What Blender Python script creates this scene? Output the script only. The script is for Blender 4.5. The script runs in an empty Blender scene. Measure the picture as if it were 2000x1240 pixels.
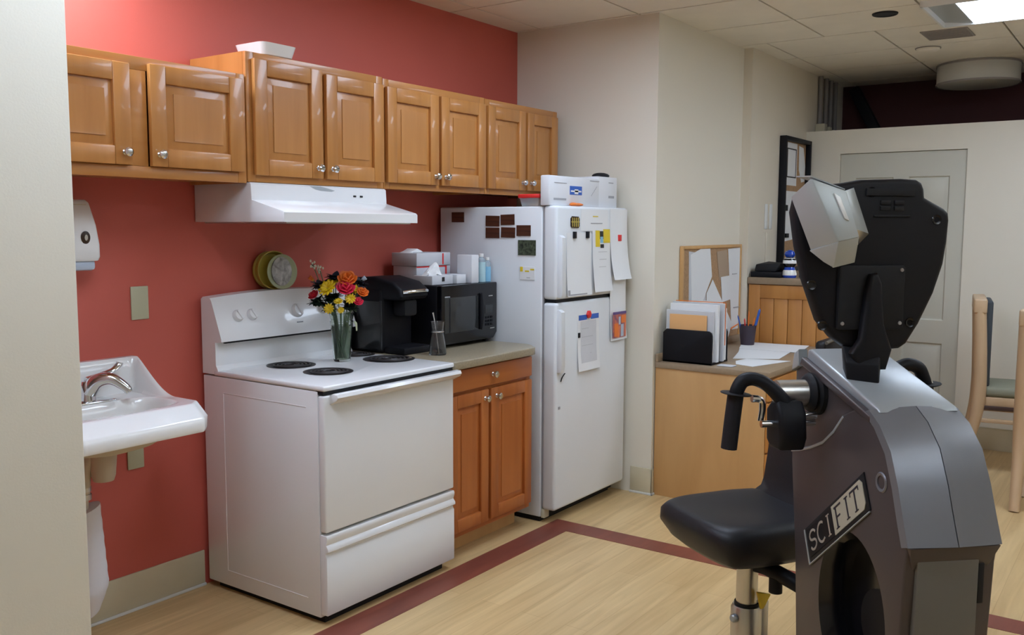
import bpy, bmesh, math, random
from mathutils import Vector, Matrix
random.seed(7)
S = bpy.context.scene
COL = S.collection
V = Vector
PI = math.pi

# ---------------------------------------------------------------- camera
CAM = V((-2.3023, -3.2086, 1.4972)); YAW, PITCH, ROLL, FPX = 0.9544, -0.098, 0.0038, 1795.1
_f = V((math.sin(YAW)*math.cos(PITCH), math.cos(YAW)*math.cos(PITCH), math.sin(PITCH)))
_r = V((math.cos(YAW), -math.sin(YAW), 0)); _u = _r.cross(_f)
_R = _r*math.cos(ROLL) + _u*math.sin(ROLL); _U = _u*math.cos(ROLL) - _r*math.sin(ROLL)
cd = bpy.data.cameras.new('camera'); cam = bpy.data.objects.new('camera', cd); COL.objects.link(cam)
cam.matrix_world = Matrix(((_R.x, _U.x, -_f.x, CAM.x), (_R.y, _U.y, -_f.y, CAM.y), (_R.z, _U.z, -_f.z, CAM.z), (0, 0, 0, 1)))
cd.sensor_fit = 'HORIZONTAL'; cd.sensor_width = 36; cd.lens = FPX/2000*36; cd.clip_start = .02
S.camera = cam
# ---------------------------------------------------------------- world, exposure
w = bpy.data.worlds.new('room_world'); S.world = w; w.use_nodes = True
w.node_tree.nodes['Background'].inputs[0].default_value = (.6, .6, .62, 1)
w.node_tree.nodes['Background'].inputs[1].default_value = .02
vs = S.view_settings
vs.view_transform = 'Standard'; vs.look = 'None'; vs.gamma = 1; vs.use_curve_mapping = False
vs.exposure = 0.0
LENS = 10.0                                   # ceiling troffer lens strength
TROFFERS = [  # cx, cy, sx, sy, strength factor
    (3.094, -2.72, .59, 1.20, 1.2, 'lit fluorescent ceiling troffer at the upper right, with a bare angled end reflector'),
    (1.05, -1.45, .59, 1.20, 1.0, 'lit fluorescent ceiling troffer over the floor in front of the stove'),
    (-1.0, -1.75, .59, 1.20, .95, 'lit fluorescent ceiling troffer beside the beige foreground wall'),
    (-.70, -.30, .62, .36, 2.9, 'small lit ceiling fixture washing the red wall above the sink'),
]
FILL_PENDANTS = [  # cx, cy, length along x: unseen fixtures added behind the camera to brighten room and ceiling
    (-.6, -4.4, 1.5, 'added fill light hanging unseen behind the viewpoint, glowing up and down'),
    (2.0, -4.3, 1.5, 'added fill light hanging unseen behind the exercise machine, glowing up and down'),
]

# ---------------------------------------------------------------- materials
def lin(c):
    return tuple(((x/255)/12.92 if x/255 <= .04045 else ((x/255+.055)/1.055)**2.4) for x in c)
def srgb(*c): return lin(c)
MATS = {}
def mat(name, col, rough=.5, metal=0, bump=0, bscale=60, vary=0, vscale=8, emit=0, trans=0, coat=0, ior=1.5, stretch=None, col2=None, detail=4, spec=.5):
    if name in MATS: return MATS[name]
    m = bpy.data.materials.new(name); m.use_nodes = True; nt = m.node_tree; n = nt.nodes; L = nt.links
    p = n['Principled BSDF']
    p.inputs['Base Color'].default_value = (*col, 1); p.inputs['Roughness'].default_value = rough
    p.inputs['Metallic'].default_value = metal; p.inputs['IOR'].default_value = ior
    p.inputs['Transmission Weight'].default_value = trans; p.inputs['Coat Weight'].default_value = coat
    p.inputs['Specular IOR Level'].default_value = spec
    if emit:
        p.inputs['Emission Color'].default_value = (*col, 1); p.inputs['Emission Strength'].default_value = emit
    tc = n.new('ShaderNodeTexCoord')
    if col2 is not None or vary:
        mp = n.new('ShaderNodeMapping'); L.new(tc.outputs['Object'], mp.inputs[0])
        if stretch: mp.inputs['Scale'].default_value = stretch
        nz = n.new('ShaderNodeTexNoise'); nz.inputs['Scale'].default_value = vscale if not stretch else 1
        nz.inputs['Detail'].default_value = detail; nz.inputs['Distortion'].default_value = .5 if stretch else 0
        L.new(mp.outputs[0], nz.inputs['Vector'])
        cr = n.new('ShaderNodeValToRGB'); L.new(nz.outputs['Fac'], cr.inputs[0])
        c2 = col2 if col2 is not None else tuple(max(0, c*(1-vary)) for c in col)
        cr.color_ramp.elements[0].position = .32; cr.color_ramp.elements[0].color = (*c2, 1)
        cr.color_ramp.elements[1].position = .68; cr.color_ramp.elements[1].color = (*col, 1)
        L.new(cr.outputs[0], p.inputs['Base Color'])
    if bump:
        nb = n.new('ShaderNodeTexNoise'); nb.inputs['Scale'].default_value = bscale; nb.inputs['Detail'].default_value = 3
        L.new(tc.outputs['Object'], nb.inputs['Vector'])
        b = n.new('ShaderNodeBump'); b.inputs['Strength'].default_value = bump; b.inputs['Distance'].default_value = .002
        L.new(nb.outputs['Fac'], b.inputs['Height']); L.new(b.outputs[0], p.inputs['Normal'])
    MATS[name] = m; return m

RED = mat('red_wall_paint', (.56, .112, .080), .55, bump=.15, bscale=220)
BEIGE = mat('beige_wall_paint', (.78, .73, .62), .6, bump=.12, bscale=200)
BEIGE2 = mat('warm_beige_wall_paint', (.74, .67, .55), .6, bump=.12, bscale=200)
RED_SHADED = mat('shade_darkened_red_paint', (.075, .018, .018), .7, bump=.1)  # red far wall, with the gloom behind the partition put into its colour
CEIL = mat('ceiling_tile_board', (.88, .83, .73), .9, bump=.5, bscale=320, vary=.05, vscale=5)
CEILGAP = mat('ceiling_grid_shadow_gap', (.05, .045, .04), .9, bump=.1)
BASEB = mat('olive_beige_vinyl_base', (.64, .57, .40), .5, bump=.05, vary=.06)
BASEW = mat('white_caulk_line', (.75, .75, .72), .6, bump=.05)
WOOD = mat('honey_cherry_wood', (.52, .225, .058), .35, col2=(.42, .168, .038), stretch=(14, 14, 1.3), bump=.04, coat=.25)
WOODH = mat('honey_cherry_wood_horizontal', (.52, .225, .058), .35, col2=(.43, .172, .040), stretch=(1.3, 14, 14), bump=.04, coat=.25)
WOOD_SHADED = mat('shaded_cherry_wood', (.46, .14, .030), .36, col2=(.36, .095, .019), stretch=(14, 14, 1.3), bump=.04, coat=.15)  # same cabinet wood, reddened to carry the dimmer light low down
WOOD_SHADEDH = mat('shaded_cherry_wood_horizontal', (.46, .14, .030), .36, col2=(.37, .10, .02), stretch=(1.3, 14, 14), bump=.04, coat=.15)
MAPLE = mat('pale_maple_laminate', (.62, .36, .145), .45, col2=(.56, .315, .12), stretch=(9, 9, 1.5), bump=.05)
OAK = mat('golden_oak_wood', (.57, .25, .06), .42, col2=(.46, .185, .04), stretch=(9, 14, 1.4), bump=.05)
CHAIRW = mat('light_beech_wood', (.60, .42, .26), .4, col2=(.53, .36, .21), stretch=(9, 9, 1.3), bump=.03)
WHITE = mat('white_enamel', (.80, .80, .80), .22, bump=.01, coat=.3)
FRIDGEW = mat('white_appliance_paint', (.755, .785, .815), .35, bump=.12, bscale=420)
PORC = mat('white_porcelain', (.84, .84, .82), .08, bump=.01, coat=.6)
WPLAST = mat('white_plastic', (.80, .80, .78), .35, bump=.02)
CREAM = mat('cream_plastic', (.60, .56, .42), .45, bump=.02)
OLIVEP = mat('pale_olive_cover_plate', (.50, .49, .33), .45, bump=.03)
DOORW = mat('pale_green_white_door_paint', (.60, .585, .50), .45, bump=.03)
BLACKP = mat('black_plastic', (.007, .007, .0095), .5, bump=.05, spec=.22)
BLACKG = mat('black_gloss_plastic', (.005, .005, .007), .18, bump=.01)
BLACKM = mat('matte_black', (.012, .012, .014), .6, bump=.1, spec=.25)
DARKGLASS = mat('dark_oven_glass', (.035, .037, .038), .12, bump=.01)
VINYL = mat('black_vinyl_upholstery', (.013, .013, .016), .45, bump=.2, bscale=300, spec=.35)
RUBBER = mat('black_foam_rubber', (.010, .010, .014), .6, bump=.3, bscale=400, spec=.3)
CHROME = mat('polished_chrome', (.72, .74, .76), .12, metal=1, bump=.01)
STEEL = mat('brushed_steel', (.60, .59, .56), .33, metal=1, bump=.08)
ALU = mat('silver_sheet_metal', (.44, .47, .47), .36, metal=.3, bump=.04)
GUNMETAL = mat('dark_taupe_metallic_shell', (.078, .064, .065), .38, metal=.35, bump=.06, bscale=500)
GUNBLUE = mat('blue_grey_metallic_shell', (.185, .188, .208), .36, metal=.4, bump=.06, bscale=500)
SILVERSH = mat('silver_grey_shell', (.36, .385, .40), .33, metal=.35, bump=.05, bscale=500)
GREYPANEL = mat('warm_grey_panel', (.135, .122, .10), .6, bump=.08)
COUNTER = mat('tan_speckled_laminate', (.36, .30, .20), .3, vary=.3, vscale=140, bump=.02)
DESKTOP = mat('brown_laminate_desktop', (.34, .245, .155), .4, vary=.1, vscale=50, bump=.02)
BURNER = mat('charred_black_burner', (.03, .026, .026), .5, bump=.2)
COIL = mat('dark_coil', (.05, .045, .045), .45, metal=.3, bump=.1)
PAPER = mat('white_paper', (.80, .81, .82), .7, bump=.05)
PAPER2 = mat('grey_white_paper', (.62, .63, .66), .7, bump=.05, vary=.06)
INK = mat('grey_print_ink', (.35, .35, .37), .7, bump=.02)
BLKINK = mat('black_print_ink', (.015, .015, .015), .6, bump=.02)
CORK = mat('tan_cork', (.46, .28, .15), .85, vary=.25, vscale=90, bump=.5)
CARDW = mat('white_cardboard', (.72, .73, .76), .65, bump=.06)
BROWNMAG = mat('brown_photo_magnet', (.11, .036, .016), .35, col2=(.045, .016, .010), stretch=(4, 4, 60), bump=.02)
GREENMAG = mat('dark_green_speckled_magnet', (.10, .13, .08), .35, col2=(.008, .012, .008), stretch=(90, 90, 90), bump=.02)
ORANGEM = mat('orange_print', (.80, .20, .03), .45, bump=.02)
PHOTO = mat('orange_purple_photo_print', (.85, .22, .06), .35, col2=(.10, .05, .16), stretch=(22, 22, 16), bump=.01)
YEL = mat('yellow_print', (.78, .58, .02), .5, bump=.02)
BLUE = mat('blue_print', (.03, .12, .50), .45, bump=.02)
LBLUE = mat('light_blue_liquid', (.25, .52, .72), .2, bump=.01)
REDP = mat('red_plastic', (.75, .03, .03), .35, bump=.02)
PEACH = mat('peach_folder_card', (.80, .44, .18), .65, bump=.04)
TISSUE = mat('white_tissue', (.82, .82, .82), .9, bump=.3)
YPLATE = mat('mustard_yellow_ceramic', (.42, .33, .05), .35, bump=.04)
FOIL = mat('crumpled_grey_print_paper', (.56, .55, .54), .6, col2=(.20, .19, .18), stretch=(35, 35, 30), bump=.8, bscale=60)
GGREEN = mat('pale_green_ceramic', (.40, .43, .26), .35, bump=.03)
STEM = mat('green_stem', (.13, .20, .10), .5, bump=.1)
LEAF = mat('dark_green_leaf', (.012, .035, .014), .5, col2=(.006, .014, .008), stretch=(20, 20, 20), bump=.15)
NAVYL = mat('dark_navy_foliage', (.012, .016, .03), .55, bump=.15)
PYEL = mat('yellow_petal', (.80, .56, .01), .5, bump=.1, vary=.15)
PPINK = mat('hot_pink_petal', (.75, .025, .08), .5, bump=.1, vary=.15)
PORA = mat('orange_petal', (.80, .17, .015), .5, bump=.1, vary=.2)
PRED = mat('crimson_petal', (.60, .012, .03), .5, bump=.1, vary=.2)
PWHITE = mat('white_bud_petal', (.75, .74, .6), .5, bump=.1)
PPALE = mat('pale_blue_petal', (.45, .52, .62), .5, bump=.1)
GLASS = mat('clear_glass', (.84, .90, .86), .04, trans=1, ior=1.3, bump=.02, bscale=20)
WATER = mat('green_tinted_water', (.36, .44, .34), .12, trans=.85, ior=1.2, bump=.02)
SMOKE = mat('smoky_glass', (.8, .8, .8), .02, trans=.97, ior=1.3, bump=.01)
CLEARP = mat('clear_plastic', (.75, .86, .92), .12, trans=.7, ior=1.25, bump=.02)
BROWNP = mat('brown_plastic_window', (.04, .02, .012), .2, bump=.02)
GREENUP = mat('grey_green_upholstery', (.25, .245, .175), .8, bump=.3, bscale=200)
DARKUP = mat('dark_slate_upholstery', (.05, .06, .07), .7, bump=.2, bscale=200)
DRUM = mat('linen_drum_shade', (.58, .57, .52), .8, bump=.2, bscale=150)
GREYVENT = mat('grey_vent_metal', (.30, .27, .25), .6, bump=.05)
CONDUIT = mat('grey_conduit', (.22, .20, .19), .5, bump=.05)
BEIGEPVC = mat('beige_pvc', (.55, .47, .36), .45, bump=.03)
QUILT = mat('white_quilted_vinyl', (.72, .71, .74), .55, bump=.2, bscale=40)
YLEVER = mat('yellow_plastic_lever', (.72, .50, .02), .4, bump=.02)
BADGE = mat('cream_badge_plate', (.55, .54, .43), .3, metal=.3, bump=.02)
LETTERL = mat('pale_letter_metal', (.60, .55, .47), .3, metal=.4, bump=.02)
LETTERD = mat('dark_letter_enamel', (.01, .01, .025), .3, bump=.02)
BLUEORN = mat('cobalt_blue_glass', (.01, .06, .45), .08, bump=.02, coat=.5)
LIGHT = {}
def lens_mat(k):
    if k not in LIGHT: LIGHT[k] = mat('glowing_troffer_lens_%d' % len(LIGHT), (.82, .97, 1.20), .5, emit=LENS*k)
    return LIGHT[k]

def floor_mat():
    m = bpy.data.materials.new('pale_maple_plank_floor'); m.use_nodes = True; nt = m.node_tree; n = nt.nodes; L = nt.links
    p = n['Principled BSDF']; p.inputs['Roughness'].default_value = .38
    tc = n.new('ShaderNodeTexCoord'); mp = n.new('ShaderNodeMapping'); L.new(tc.outputs['Object'], mp.inputs[0])
    br = n.new('ShaderNodeTexBrick'); L.new(mp.outputs[0], br.inputs['Vector'])
    br.inputs['Color1'].default_value = (.68, .50, .26, 1); br.inputs['Color2'].default_value = (.63, .45, .225, 1)
    br.inputs['Mortar'].default_value = (.55, .37, .18, 1); br.inputs['Scale'].default_value = 1
    br.inputs['Mortar Size'].default_value = .0012; br.inputs['Brick Width'].default_value = 1.2; br.inputs['Row Height'].default_value = .1
    m2 = n.new('ShaderNodeMapping'); L.new(tc.outputs['Object'], m2.inputs[0]); m2.inputs['Scale'].default_value = (1.6, 22, 1)
    nz = n.new('ShaderNodeTexNoise'); nz.inputs['Scale'].default_value = 1; nz.inputs['Detail'].default_value = 6; nz.inputs['Distortion'].default_value = .8
    L.new(m2.outputs[0], nz.inputs['Vector'])
    cr = n.new('ShaderNodeValToRGB'); L.new(nz.outputs['Fac'], cr.inputs[0])
    cr.color_ramp.elements[0].position = .3; cr.color_ramp.elements[0].color = (.80, .74, .66, 1)
    cr.color_ramp.elements[1].position = .7; cr.color_ramp.elements[1].color = (1.05, 1.03, 1, 1)
    mx = n.new('ShaderNodeMix'); mx.data_type = 'RGBA'; mx.blend_type = 'MULTIPLY'; mx.inputs['Factor'].default_value = 1
    L.new(br.outputs['Color'], mx.inputs[6]); L.new(cr.outputs[0], mx.inputs[7]); L.new(mx.outputs[2], p.inputs['Base Color'])
    return m
FLOOR = floor_mat()
INLAY = mat('terracotta_plank_inlay', (.25, .068, .042), .4, col2=(.17, .045, .03), stretch=(3, 14, 1), bump=.03)

# ---------------------------------------------------------------- builders
WM = {}
FR = [Matrix.Identity(4)]
def B(): return bmesh.new()
def box(bm, a, b, bev=0, seg=2, M=None):
    r = bmesh.ops.create_cube(bm, size=1); vs_ = r['verts']
    a = V(a); b = V(b); c = (a+b)/2; d = b-a
    for v in vs_:
        v.co = V((v.co.x*d.x, v.co.y*d.y, v.co.z*d.z))+c
    if bev:
        es = list({e for v in vs_ for e in v.link_edges})
        rr = bmesh.ops.bevel(bm, geom=es, offset=min(bev, .49*min(abs(x) for x in d)), segments=seg, profile=.5, affect='EDGES')
        vs_ = list({v for f in rr['faces'] for v in f.verts} | {v for v in vs_ if v.is_valid})
    if M is not None: bmesh.ops.transform(bm, matrix=M, verts=vs_)
    return vs_
def frame_to(p, d):
    d = V(d).normalized(); q = d.to_track_quat('Z', 'Y')
    return Matrix.Translation(V(p)) @ q.to_matrix().to_4x4()
def lathe(bm, prof, p=(0, 0, 0), d=(0, 0, 1), seg=24, sx=1, sy=1, cap=True):
    M = frame_to(p, d); rings = []
    for r, z in prof:
        if r < 1e-6: rings.append([bm.verts.new(M @ V((0, 0, z)))])
        else: rings.append([bm.verts.new(M @ V((r*sx*math.cos(2*PI*i/seg), r*sy*math.sin(2*PI*i/seg), z))) for i in range(seg)])
    for a, b in zip(rings, rings[1:]):
        for i in range(seg):
            j = (i+1) % seg
            if len(a) == 1 and len(b) == 1: continue
            if len(a) == 1: bm.faces.new((a[0], b[i], b[j]))
            elif len(b) == 1: bm.faces.new((a[i], a[j], b[0]))
            else: bm.faces.new((a[i], a[j], b[j], b[i]))
    if cap:
        for rg, fl in ((rings[0], True), (rings[-1], False)):
            if len(rg) > 1: bm.faces.new(rg[::-1] if fl else rg)
def cyl(bm, p0, p1, r0, r1=None, seg=20):
    p0 = V(p0); p1 = V(p1); r1 = r0 if r1 is None else r1
    lathe(bm, [(r0, 0), (r1, (p1-p0).length)], p0, p1-p0, seg)
def smooth_path(pts, n=6):
    pts = [V(p) for p in pts]; out = []
    for i in range(len(pts)-1):
        p0 = pts[max(i-1, 0)]; p1 = pts[i]; p2 = pts[i+1]; p3 = pts[min(i+2, len(pts)-1)]
        for k in range(n):
            t = k/n
            out.append(.5*((2*p1)+(-p0+p2)*t+(2*p0-5*p1+4*p2-p3)*t*t+(-p0+3*p1-3*p2+p3)*t**3))
    out.append(pts[-1]); return out
def tube(bm, pts, r, seg=12, n=6, flat=1):
    P = smooth_path(pts, n) if n > 1 else [V(p) for p in pts]
    rs = r if isinstance(r, (list, tuple)) else [r]*len(pts)
    rings = []; prevx = None
    for i, p in enumerate(P):
        d = (P[min(i+1, len(P)-1)]-P[max(i-1, 0)]).normalized()
        if prevx is None:
            x = d.orthogonal().normalized()
        else:
            x = (prevx-d*prevx.dot(d)).normalized()
        prevx = x; y = d.cross(x)
        t = i/(len(P)-1)*(len(rs)-1); k = min(int(t), len(rs)-2); rr = rs[k]+(rs[k+1]-rs[k])*(t-k)
        rings.append([bm.verts.new(p+x*rr*math.cos(2*PI*j/seg)+y*rr*flat*math.sin(2*PI*j/seg)) for j in range(seg)])
    for a, b in zip(rings, rings[1:]):
        for j in range(seg):
            bm.faces.new((a[j], a[(j+1) % seg], b[(j+1) % seg], b[j]))
    bm.faces.new(rings[0][::-1]); bm.faces.new(rings[-1])
def prism(bm, poly, fn, a, b, bev=0, seg=2):
    """poly: 2-D outline; fn(u,v,w)->point; extruded from w=a to w=b"""
    A = [bm.verts.new(V(fn(u, v, a))) for u, v in poly]; C = [bm.verts.new(V(fn(u, v, b))) for u, v in poly]
    fs = [bm.faces.new(A[::-1]), bm.faces.new(C)]
    n = len(poly)
    for i in range(n): fs.append(bm.faces.new((A[i], A[(i+1) % n], C[(i+1) % n], C[i])))
    bmesh.ops.recalc_face_normals(bm, faces=fs)
    if bev:
        es = list({e for f in fs[:2] for e in f.edges})
        bmesh.ops.bevel(bm, geom=es, offset=bev, segments=seg, profile=.5, affect='EDGES')
def ball(bm, p, r, sx=1, sy=1, sz=1, seg=14, rot=None):
    r_ = bmesh.ops.create_uvsphere(bm, u_segments=seg, v_segments=max(6, seg//2+1), radius=r)
    M = Matrix.Translation(V(p)) @ (rot.to_4x4() if rot is not None else Matrix.Identity(4)) @ Matrix.Diagonal((sx, sy, sz, 1))
    bmesh.ops.transform(bm, matrix=M, verts=r_['verts'])
def hexa(bm, P, bev=0):
    """P: 8 corners, first quad then opposite quad"""
    vv = [bm.verts.new(V(p)) for p in P]
    fs = [bm.faces.new([vv[i] for i in q]) for q in ((3, 2, 1, 0), (4, 5, 6, 7), (0, 1, 5, 4), (1, 2, 6, 5), (2, 3, 7, 6), (3, 0, 4, 7))]
    bmesh.ops.recalc_face_normals(bm, faces=fs)
    if bev: bmesh.ops.bevel(bm, geom=list({e for f in fs for e in f.edges}), offset=bev, segments=2, profile=.5, affect='EDGES')
def sheet(bm, fn, nu=8, nv=8, th=.0006):
    """thin curved sheet with thickness: fn(u,v) -> (point, normal)"""
    g = [[[None]*(nv+1) for _ in range(nu+1)] for _ in range(2)]
    for i in range(nu+1):
        for j in range(nv+1):
            p, nrm = fn(i/nu, j/nv); p = V(p); nrm = V(nrm).normalized()
            g[0][i][j] = bm.verts.new(p+nrm*th); g[1][i][j] = bm.verts.new(p)
    fs = []
    for i in range(nu):
        for j in range(nv):
            fs.append(bm.faces.new((g[0][i][j], g[0][i+1][j], g[0][i+1][j+1], g[0][i][j+1])))
            fs.append(bm.faces.new((g[1][i][j], g[1][i][j+1], g[1][i+1][j+1], g[1][i+1][j])))
    for i in range(nu):
        for j in (0, nv): fs.append(bm.faces.new((g[0][i][j], g[0][i+1][j], g[1][i+1][j], g[1][i][j])))
    for j in range(nv):
        for i in (0, nu): fs.append(bm.faces.new((g[0][i][j], g[0][i][j+1], g[1][i][j+1], g[1][i][j])))
    bmesh.ops.recalc_face_normals(bm, faces=fs)
def boolean(bmA, bmB):
    ms = []; os_ = []
    for b_ in (bmA, bmB):
        bmesh.ops.recalc_face_normals(b_, faces=b_.faces)
        me = bpy.data.meshes.new('tmp'); b_.to_mesh(me); b_.free(); o = bpy.data.objects.new('tmp', me); COL.objects.link(o); ms.append(me); os_.append(o)
    md = os_[0].modifiers.new('b', 'BOOLEAN'); md.operation = 'DIFFERENCE'; md.object = os_[1]; md.solver = 'EXACT'
    dg = bpy.context.evaluated_depsgraph_get(); dg.update()
    ev = os_[0].evaluated_get(dg); me = ev.to_mesh(); out = bmesh.new(); out.from_mesh(me); ev.to_mesh_clear()
    for o in os_: bpy.data.objects.remove(o)
    for m in ms: bpy.data.meshes.remove(m)
    return out

def obj(name, bm, m, parent=None, label=None, cat=None, group=None, kind=None, sharp=35, smooth=True):
    bmesh.ops.transform(bm, matrix=(WM[parent].inverted() if parent is not None else Matrix.Identity(4)) @ FR[-1], verts=bm.verts)
    bmesh.ops.recalc_face_normals(bm, faces=bm.faces)
    xs = [v.co for v in bm.verts]
    lo = V((min(c.x for c in xs), min(c.y for c in xs), min(c.z for c in xs))); hi = V((max(c.x for c in xs), max(c.y for c in xs), max(c.z for c in xs)))
    c = (lo+hi)/2
    if parent is None: c.z = lo.z
    for v in bm.verts: v.co -= c
    me = bpy.data.meshes.new(name); bm.to_mesh(me); bm.free()
    if smooth:
        me.polygons.foreach_set('use_smooth', [True]*len(me.polygons)); me.set_sharp_from_angle(angle=math.radians(sharp))
    for mm in (m if isinstance(m, (list, tuple)) else [m]): me.materials.append(mm)
    o = bpy.data.objects.new(name, me); COL.objects.link(o); o.location = c
    if parent is not None: o.parent = parent; WM[o] = WM[parent] @ Matrix.Translation(c)
    else: WM[o] = Matrix.Translation(c)
    for k, v_ in (('label', label), ('category', cat), ('group', group), ('kind', kind)):
        if v_: o[k] = v_
    return o
def thing(name, label, cat, loc, group=None, M=None):
    o = bpy.data.objects.new(name, None); COL.objects.link(o); o.empty_display_size = .05
    mm = FR[-1] @ (M if M is not None else Matrix.Translation(V(loc)))
    o.matrix_world = mm; WM[o] = mm.copy()
    o['label'] = label; o['category'] = cat
    if group: o['group'] = group
    return o
def struct(name, bm, m, **k): return obj(name, bm, m, kind='structure', **k)
def dup(root, M, label, group=None):
    r = root.copy(); COL.objects.link(r); r.matrix_world = M; r['label'] = label
    if group: r['group'] = group
    for ch in list(root.children):
        c = ch.copy(); COL.objects.link(c); c.parent = r
        for g in list(ch.children):
            d = g.copy(); COL.objects.link(d); d.parent = c
    return r

# ================================================================ SETTING
ZC = 2.643
XW, YA, YB_, XD, XP, XF = 2.272, -.927, -.987, 3.49, 4.60, 5.50
b = B(); box(b, (-4.6, -6.2, -.08), (XF+.2, .12, 0)); struct('floor', b, FLOOR)
b = B(); box(b, (-4.6, 0, 0), (XW+.02, .12, ZC)); struct('wall_back', b, RED)
b = B()
box(b, (XW, YA, 0), (XD, .12, ZC)); struct('wall_right', b, BEIGE)
b = B(); box(b, (XD, YB_, 0), (XF, .12, ZC)); struct('wall_alcove', b, BEIGE2)
b = B(); box(b, (XF, -6.2, 0), (XF+.2, .12, ZC)); struct('wall_far', b, RED_SHADED)
b = B(); box(b, (-4.6, -6.3, 0), (XF+.2, -6.2, ZC)); struct('wall_front', b, BEIGE)
b = B(); box(b, (-4.7, -6.3, 0), (-4.6, .12, ZC)); struct('wall_left', b, BEIGE)
b = B(); box(b, (-4.6, -1.32, 0), (-1.241, -1.2, ZC), .004); struct('wall_stub', b, BEIGE)
# partition with a door opening
b = B()
DY0, DY1, DZ = -1.24, -2.082, 2.036
box(b, (XP, DY0, 0), (XP+.12, YB_, 2.207)); box(b, (XP, DY1, DZ), (XP+.12, DY0, 2.207)); box(b, (XP, -6.2, 0), (XP+.12, DY1, 2.207))
struct('wall_partition', b, BEIGE)
# baseboards
def baseb(name, boxes):
    b = B()
    for a, c in boxes: box(b, a, c, .003)
    struct(name, b, BASEB)
baseb('baseboard_back', [((-4.6, -.008, 0), (0.0, 0, .15))])
b = B(); box(b, (-4.6, -.016, 0), (0.0, -.008, .012), .003); struct('trim_1', b, BASEW)
baseb('baseboard_right', [((XW-.008, YA-.008, 0), (XW, -.80, .15)), ((XW-.008, YA-.008, 0), (XW+.02, YA, .15))])
b = B(); box(b, (XW-.016, YA-.016, 0), (XW-.008, -.80, .012), .002); box(b, (XW-.016, YA-.016, 0), (XW+.02, YA-.008, .012), .002); struct('trim_2', b, BASEW)
baseb('baseboard_partition', [((XP-.008, DY1, 0), (XP, -6.2, .15)), ((XP-.008, DY0, 0), (XP, YB_, .15))][:1])
# terracotta inlay in the floor
b = B(); box(b, (-4.6, -.872, 0), (1.60, -.735, .0015)); box(b, (1.466, -6.2, 0), (1.60, -.872, .0015)); struct('trim_3', b, INLAY)
# ceiling: dropped tiles over a dark slab
b = B(); box(b, (-4.7, -6.3, ZC+.012), (XF+.3, .2, ZC+.06)); struct('ceiling_slab', b, CEILGAP).name = 'ceiling'
b = B()
xs = [-4.75+.6*k for k in range(-1, 18)]
xs = [1.64-.61*k for k in range(11, 0, -1)]+[1.64, 2.245, 2.85, 3.40, 4.02, 4.63, 5.24, 5.72]
for i in range(len(xs)-1):
    y = .14; ys = [.14, -.17]
    off = 0 if xs[i] < 3.39 else -.29
    y0 = -.17+off
    if off: ys = [.14, y0]
    while ys[-1] > -6.3: ys.append(ys[-1]-.645)
    for j in range(len(ys)-1):
        g = .0055
        box(b, (xs[i]+g, ys[j+1]+g, ZC), (xs[i+1]-g, ys[j]-g, ZC+.0125))
struct('ceiling', b, CEIL, smooth=False)

# six panel door in the partition
def panel_ring(b, x, y0, y1, z0, z1, d=.012, w=.022):
    """recessed, raised-field panel facing -x drawn as sloped frame"""
    pts = [(y0, z0), (y1, z0), (y1, z1), (y0, z1)]
    def q(ins, xx):
        return [b.verts.new(V((xx, y+(ins if y == min(y0, y1) else -ins), z+(ins if z == z0 else -ins)))) for y, z in pts]
    r0 = q(0, x); r1 = q(w*.4, x+d); r2 = q(w*.7, x+d); r3 = q(w*1.6, x+.002)
    for a, c in ((r0, r1), (r1, r2), (r2, r3)):
        for i in range(4): b.faces.new((a[i], a[(i+1) % 4], c[(i+1) % 4], c[i]))
    b.faces.new(r3)
b = B()
xd = XP+.018
ycs = [DY1+.002, DY1+.105, (DY0+DY1)/2-.05, (DY0+DY1)/2+.05, DY0-.105, DY0-.002]
zcs = [.01, .22, .70, .86, 1.46, 1.60, 1.86, DZ-.003]
for i in range(5):
    for j in range(7):
        if i in (1, 3) and j in (1, 3, 5):
            panel_ring(b, xd, ycs[i], ycs[i+1], zcs[j], zcs[j+1])
        else:
            v = [b.verts.new(V((xd, y, z))) for y, z in ((ycs[i], zcs[j]), (ycs[i+1], zcs[j]), (ycs[i+1], zcs[j+1]), (ycs[i], zcs[j+1]))]
            b.faces.new(v)
bmesh.ops.remove_doubles(b, verts=b.verts, dist=.0005)
box(b, (xd+.014, DY1+.005, .01), (xd+.045, DY0-.005, DZ-.006))
d1 = struct('door_1', b, DOORW)
b = B(); lathe(b, [(.0, .065), (.024, .06), (.029, .045), (.022, .03), (.012, .025), (.012, .006), (.03, .004), (.03, 0)], (xd, DY0-.07, .95), (-1, 0, 0)); obj('door_handle', b, STEEL, d1)

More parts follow.
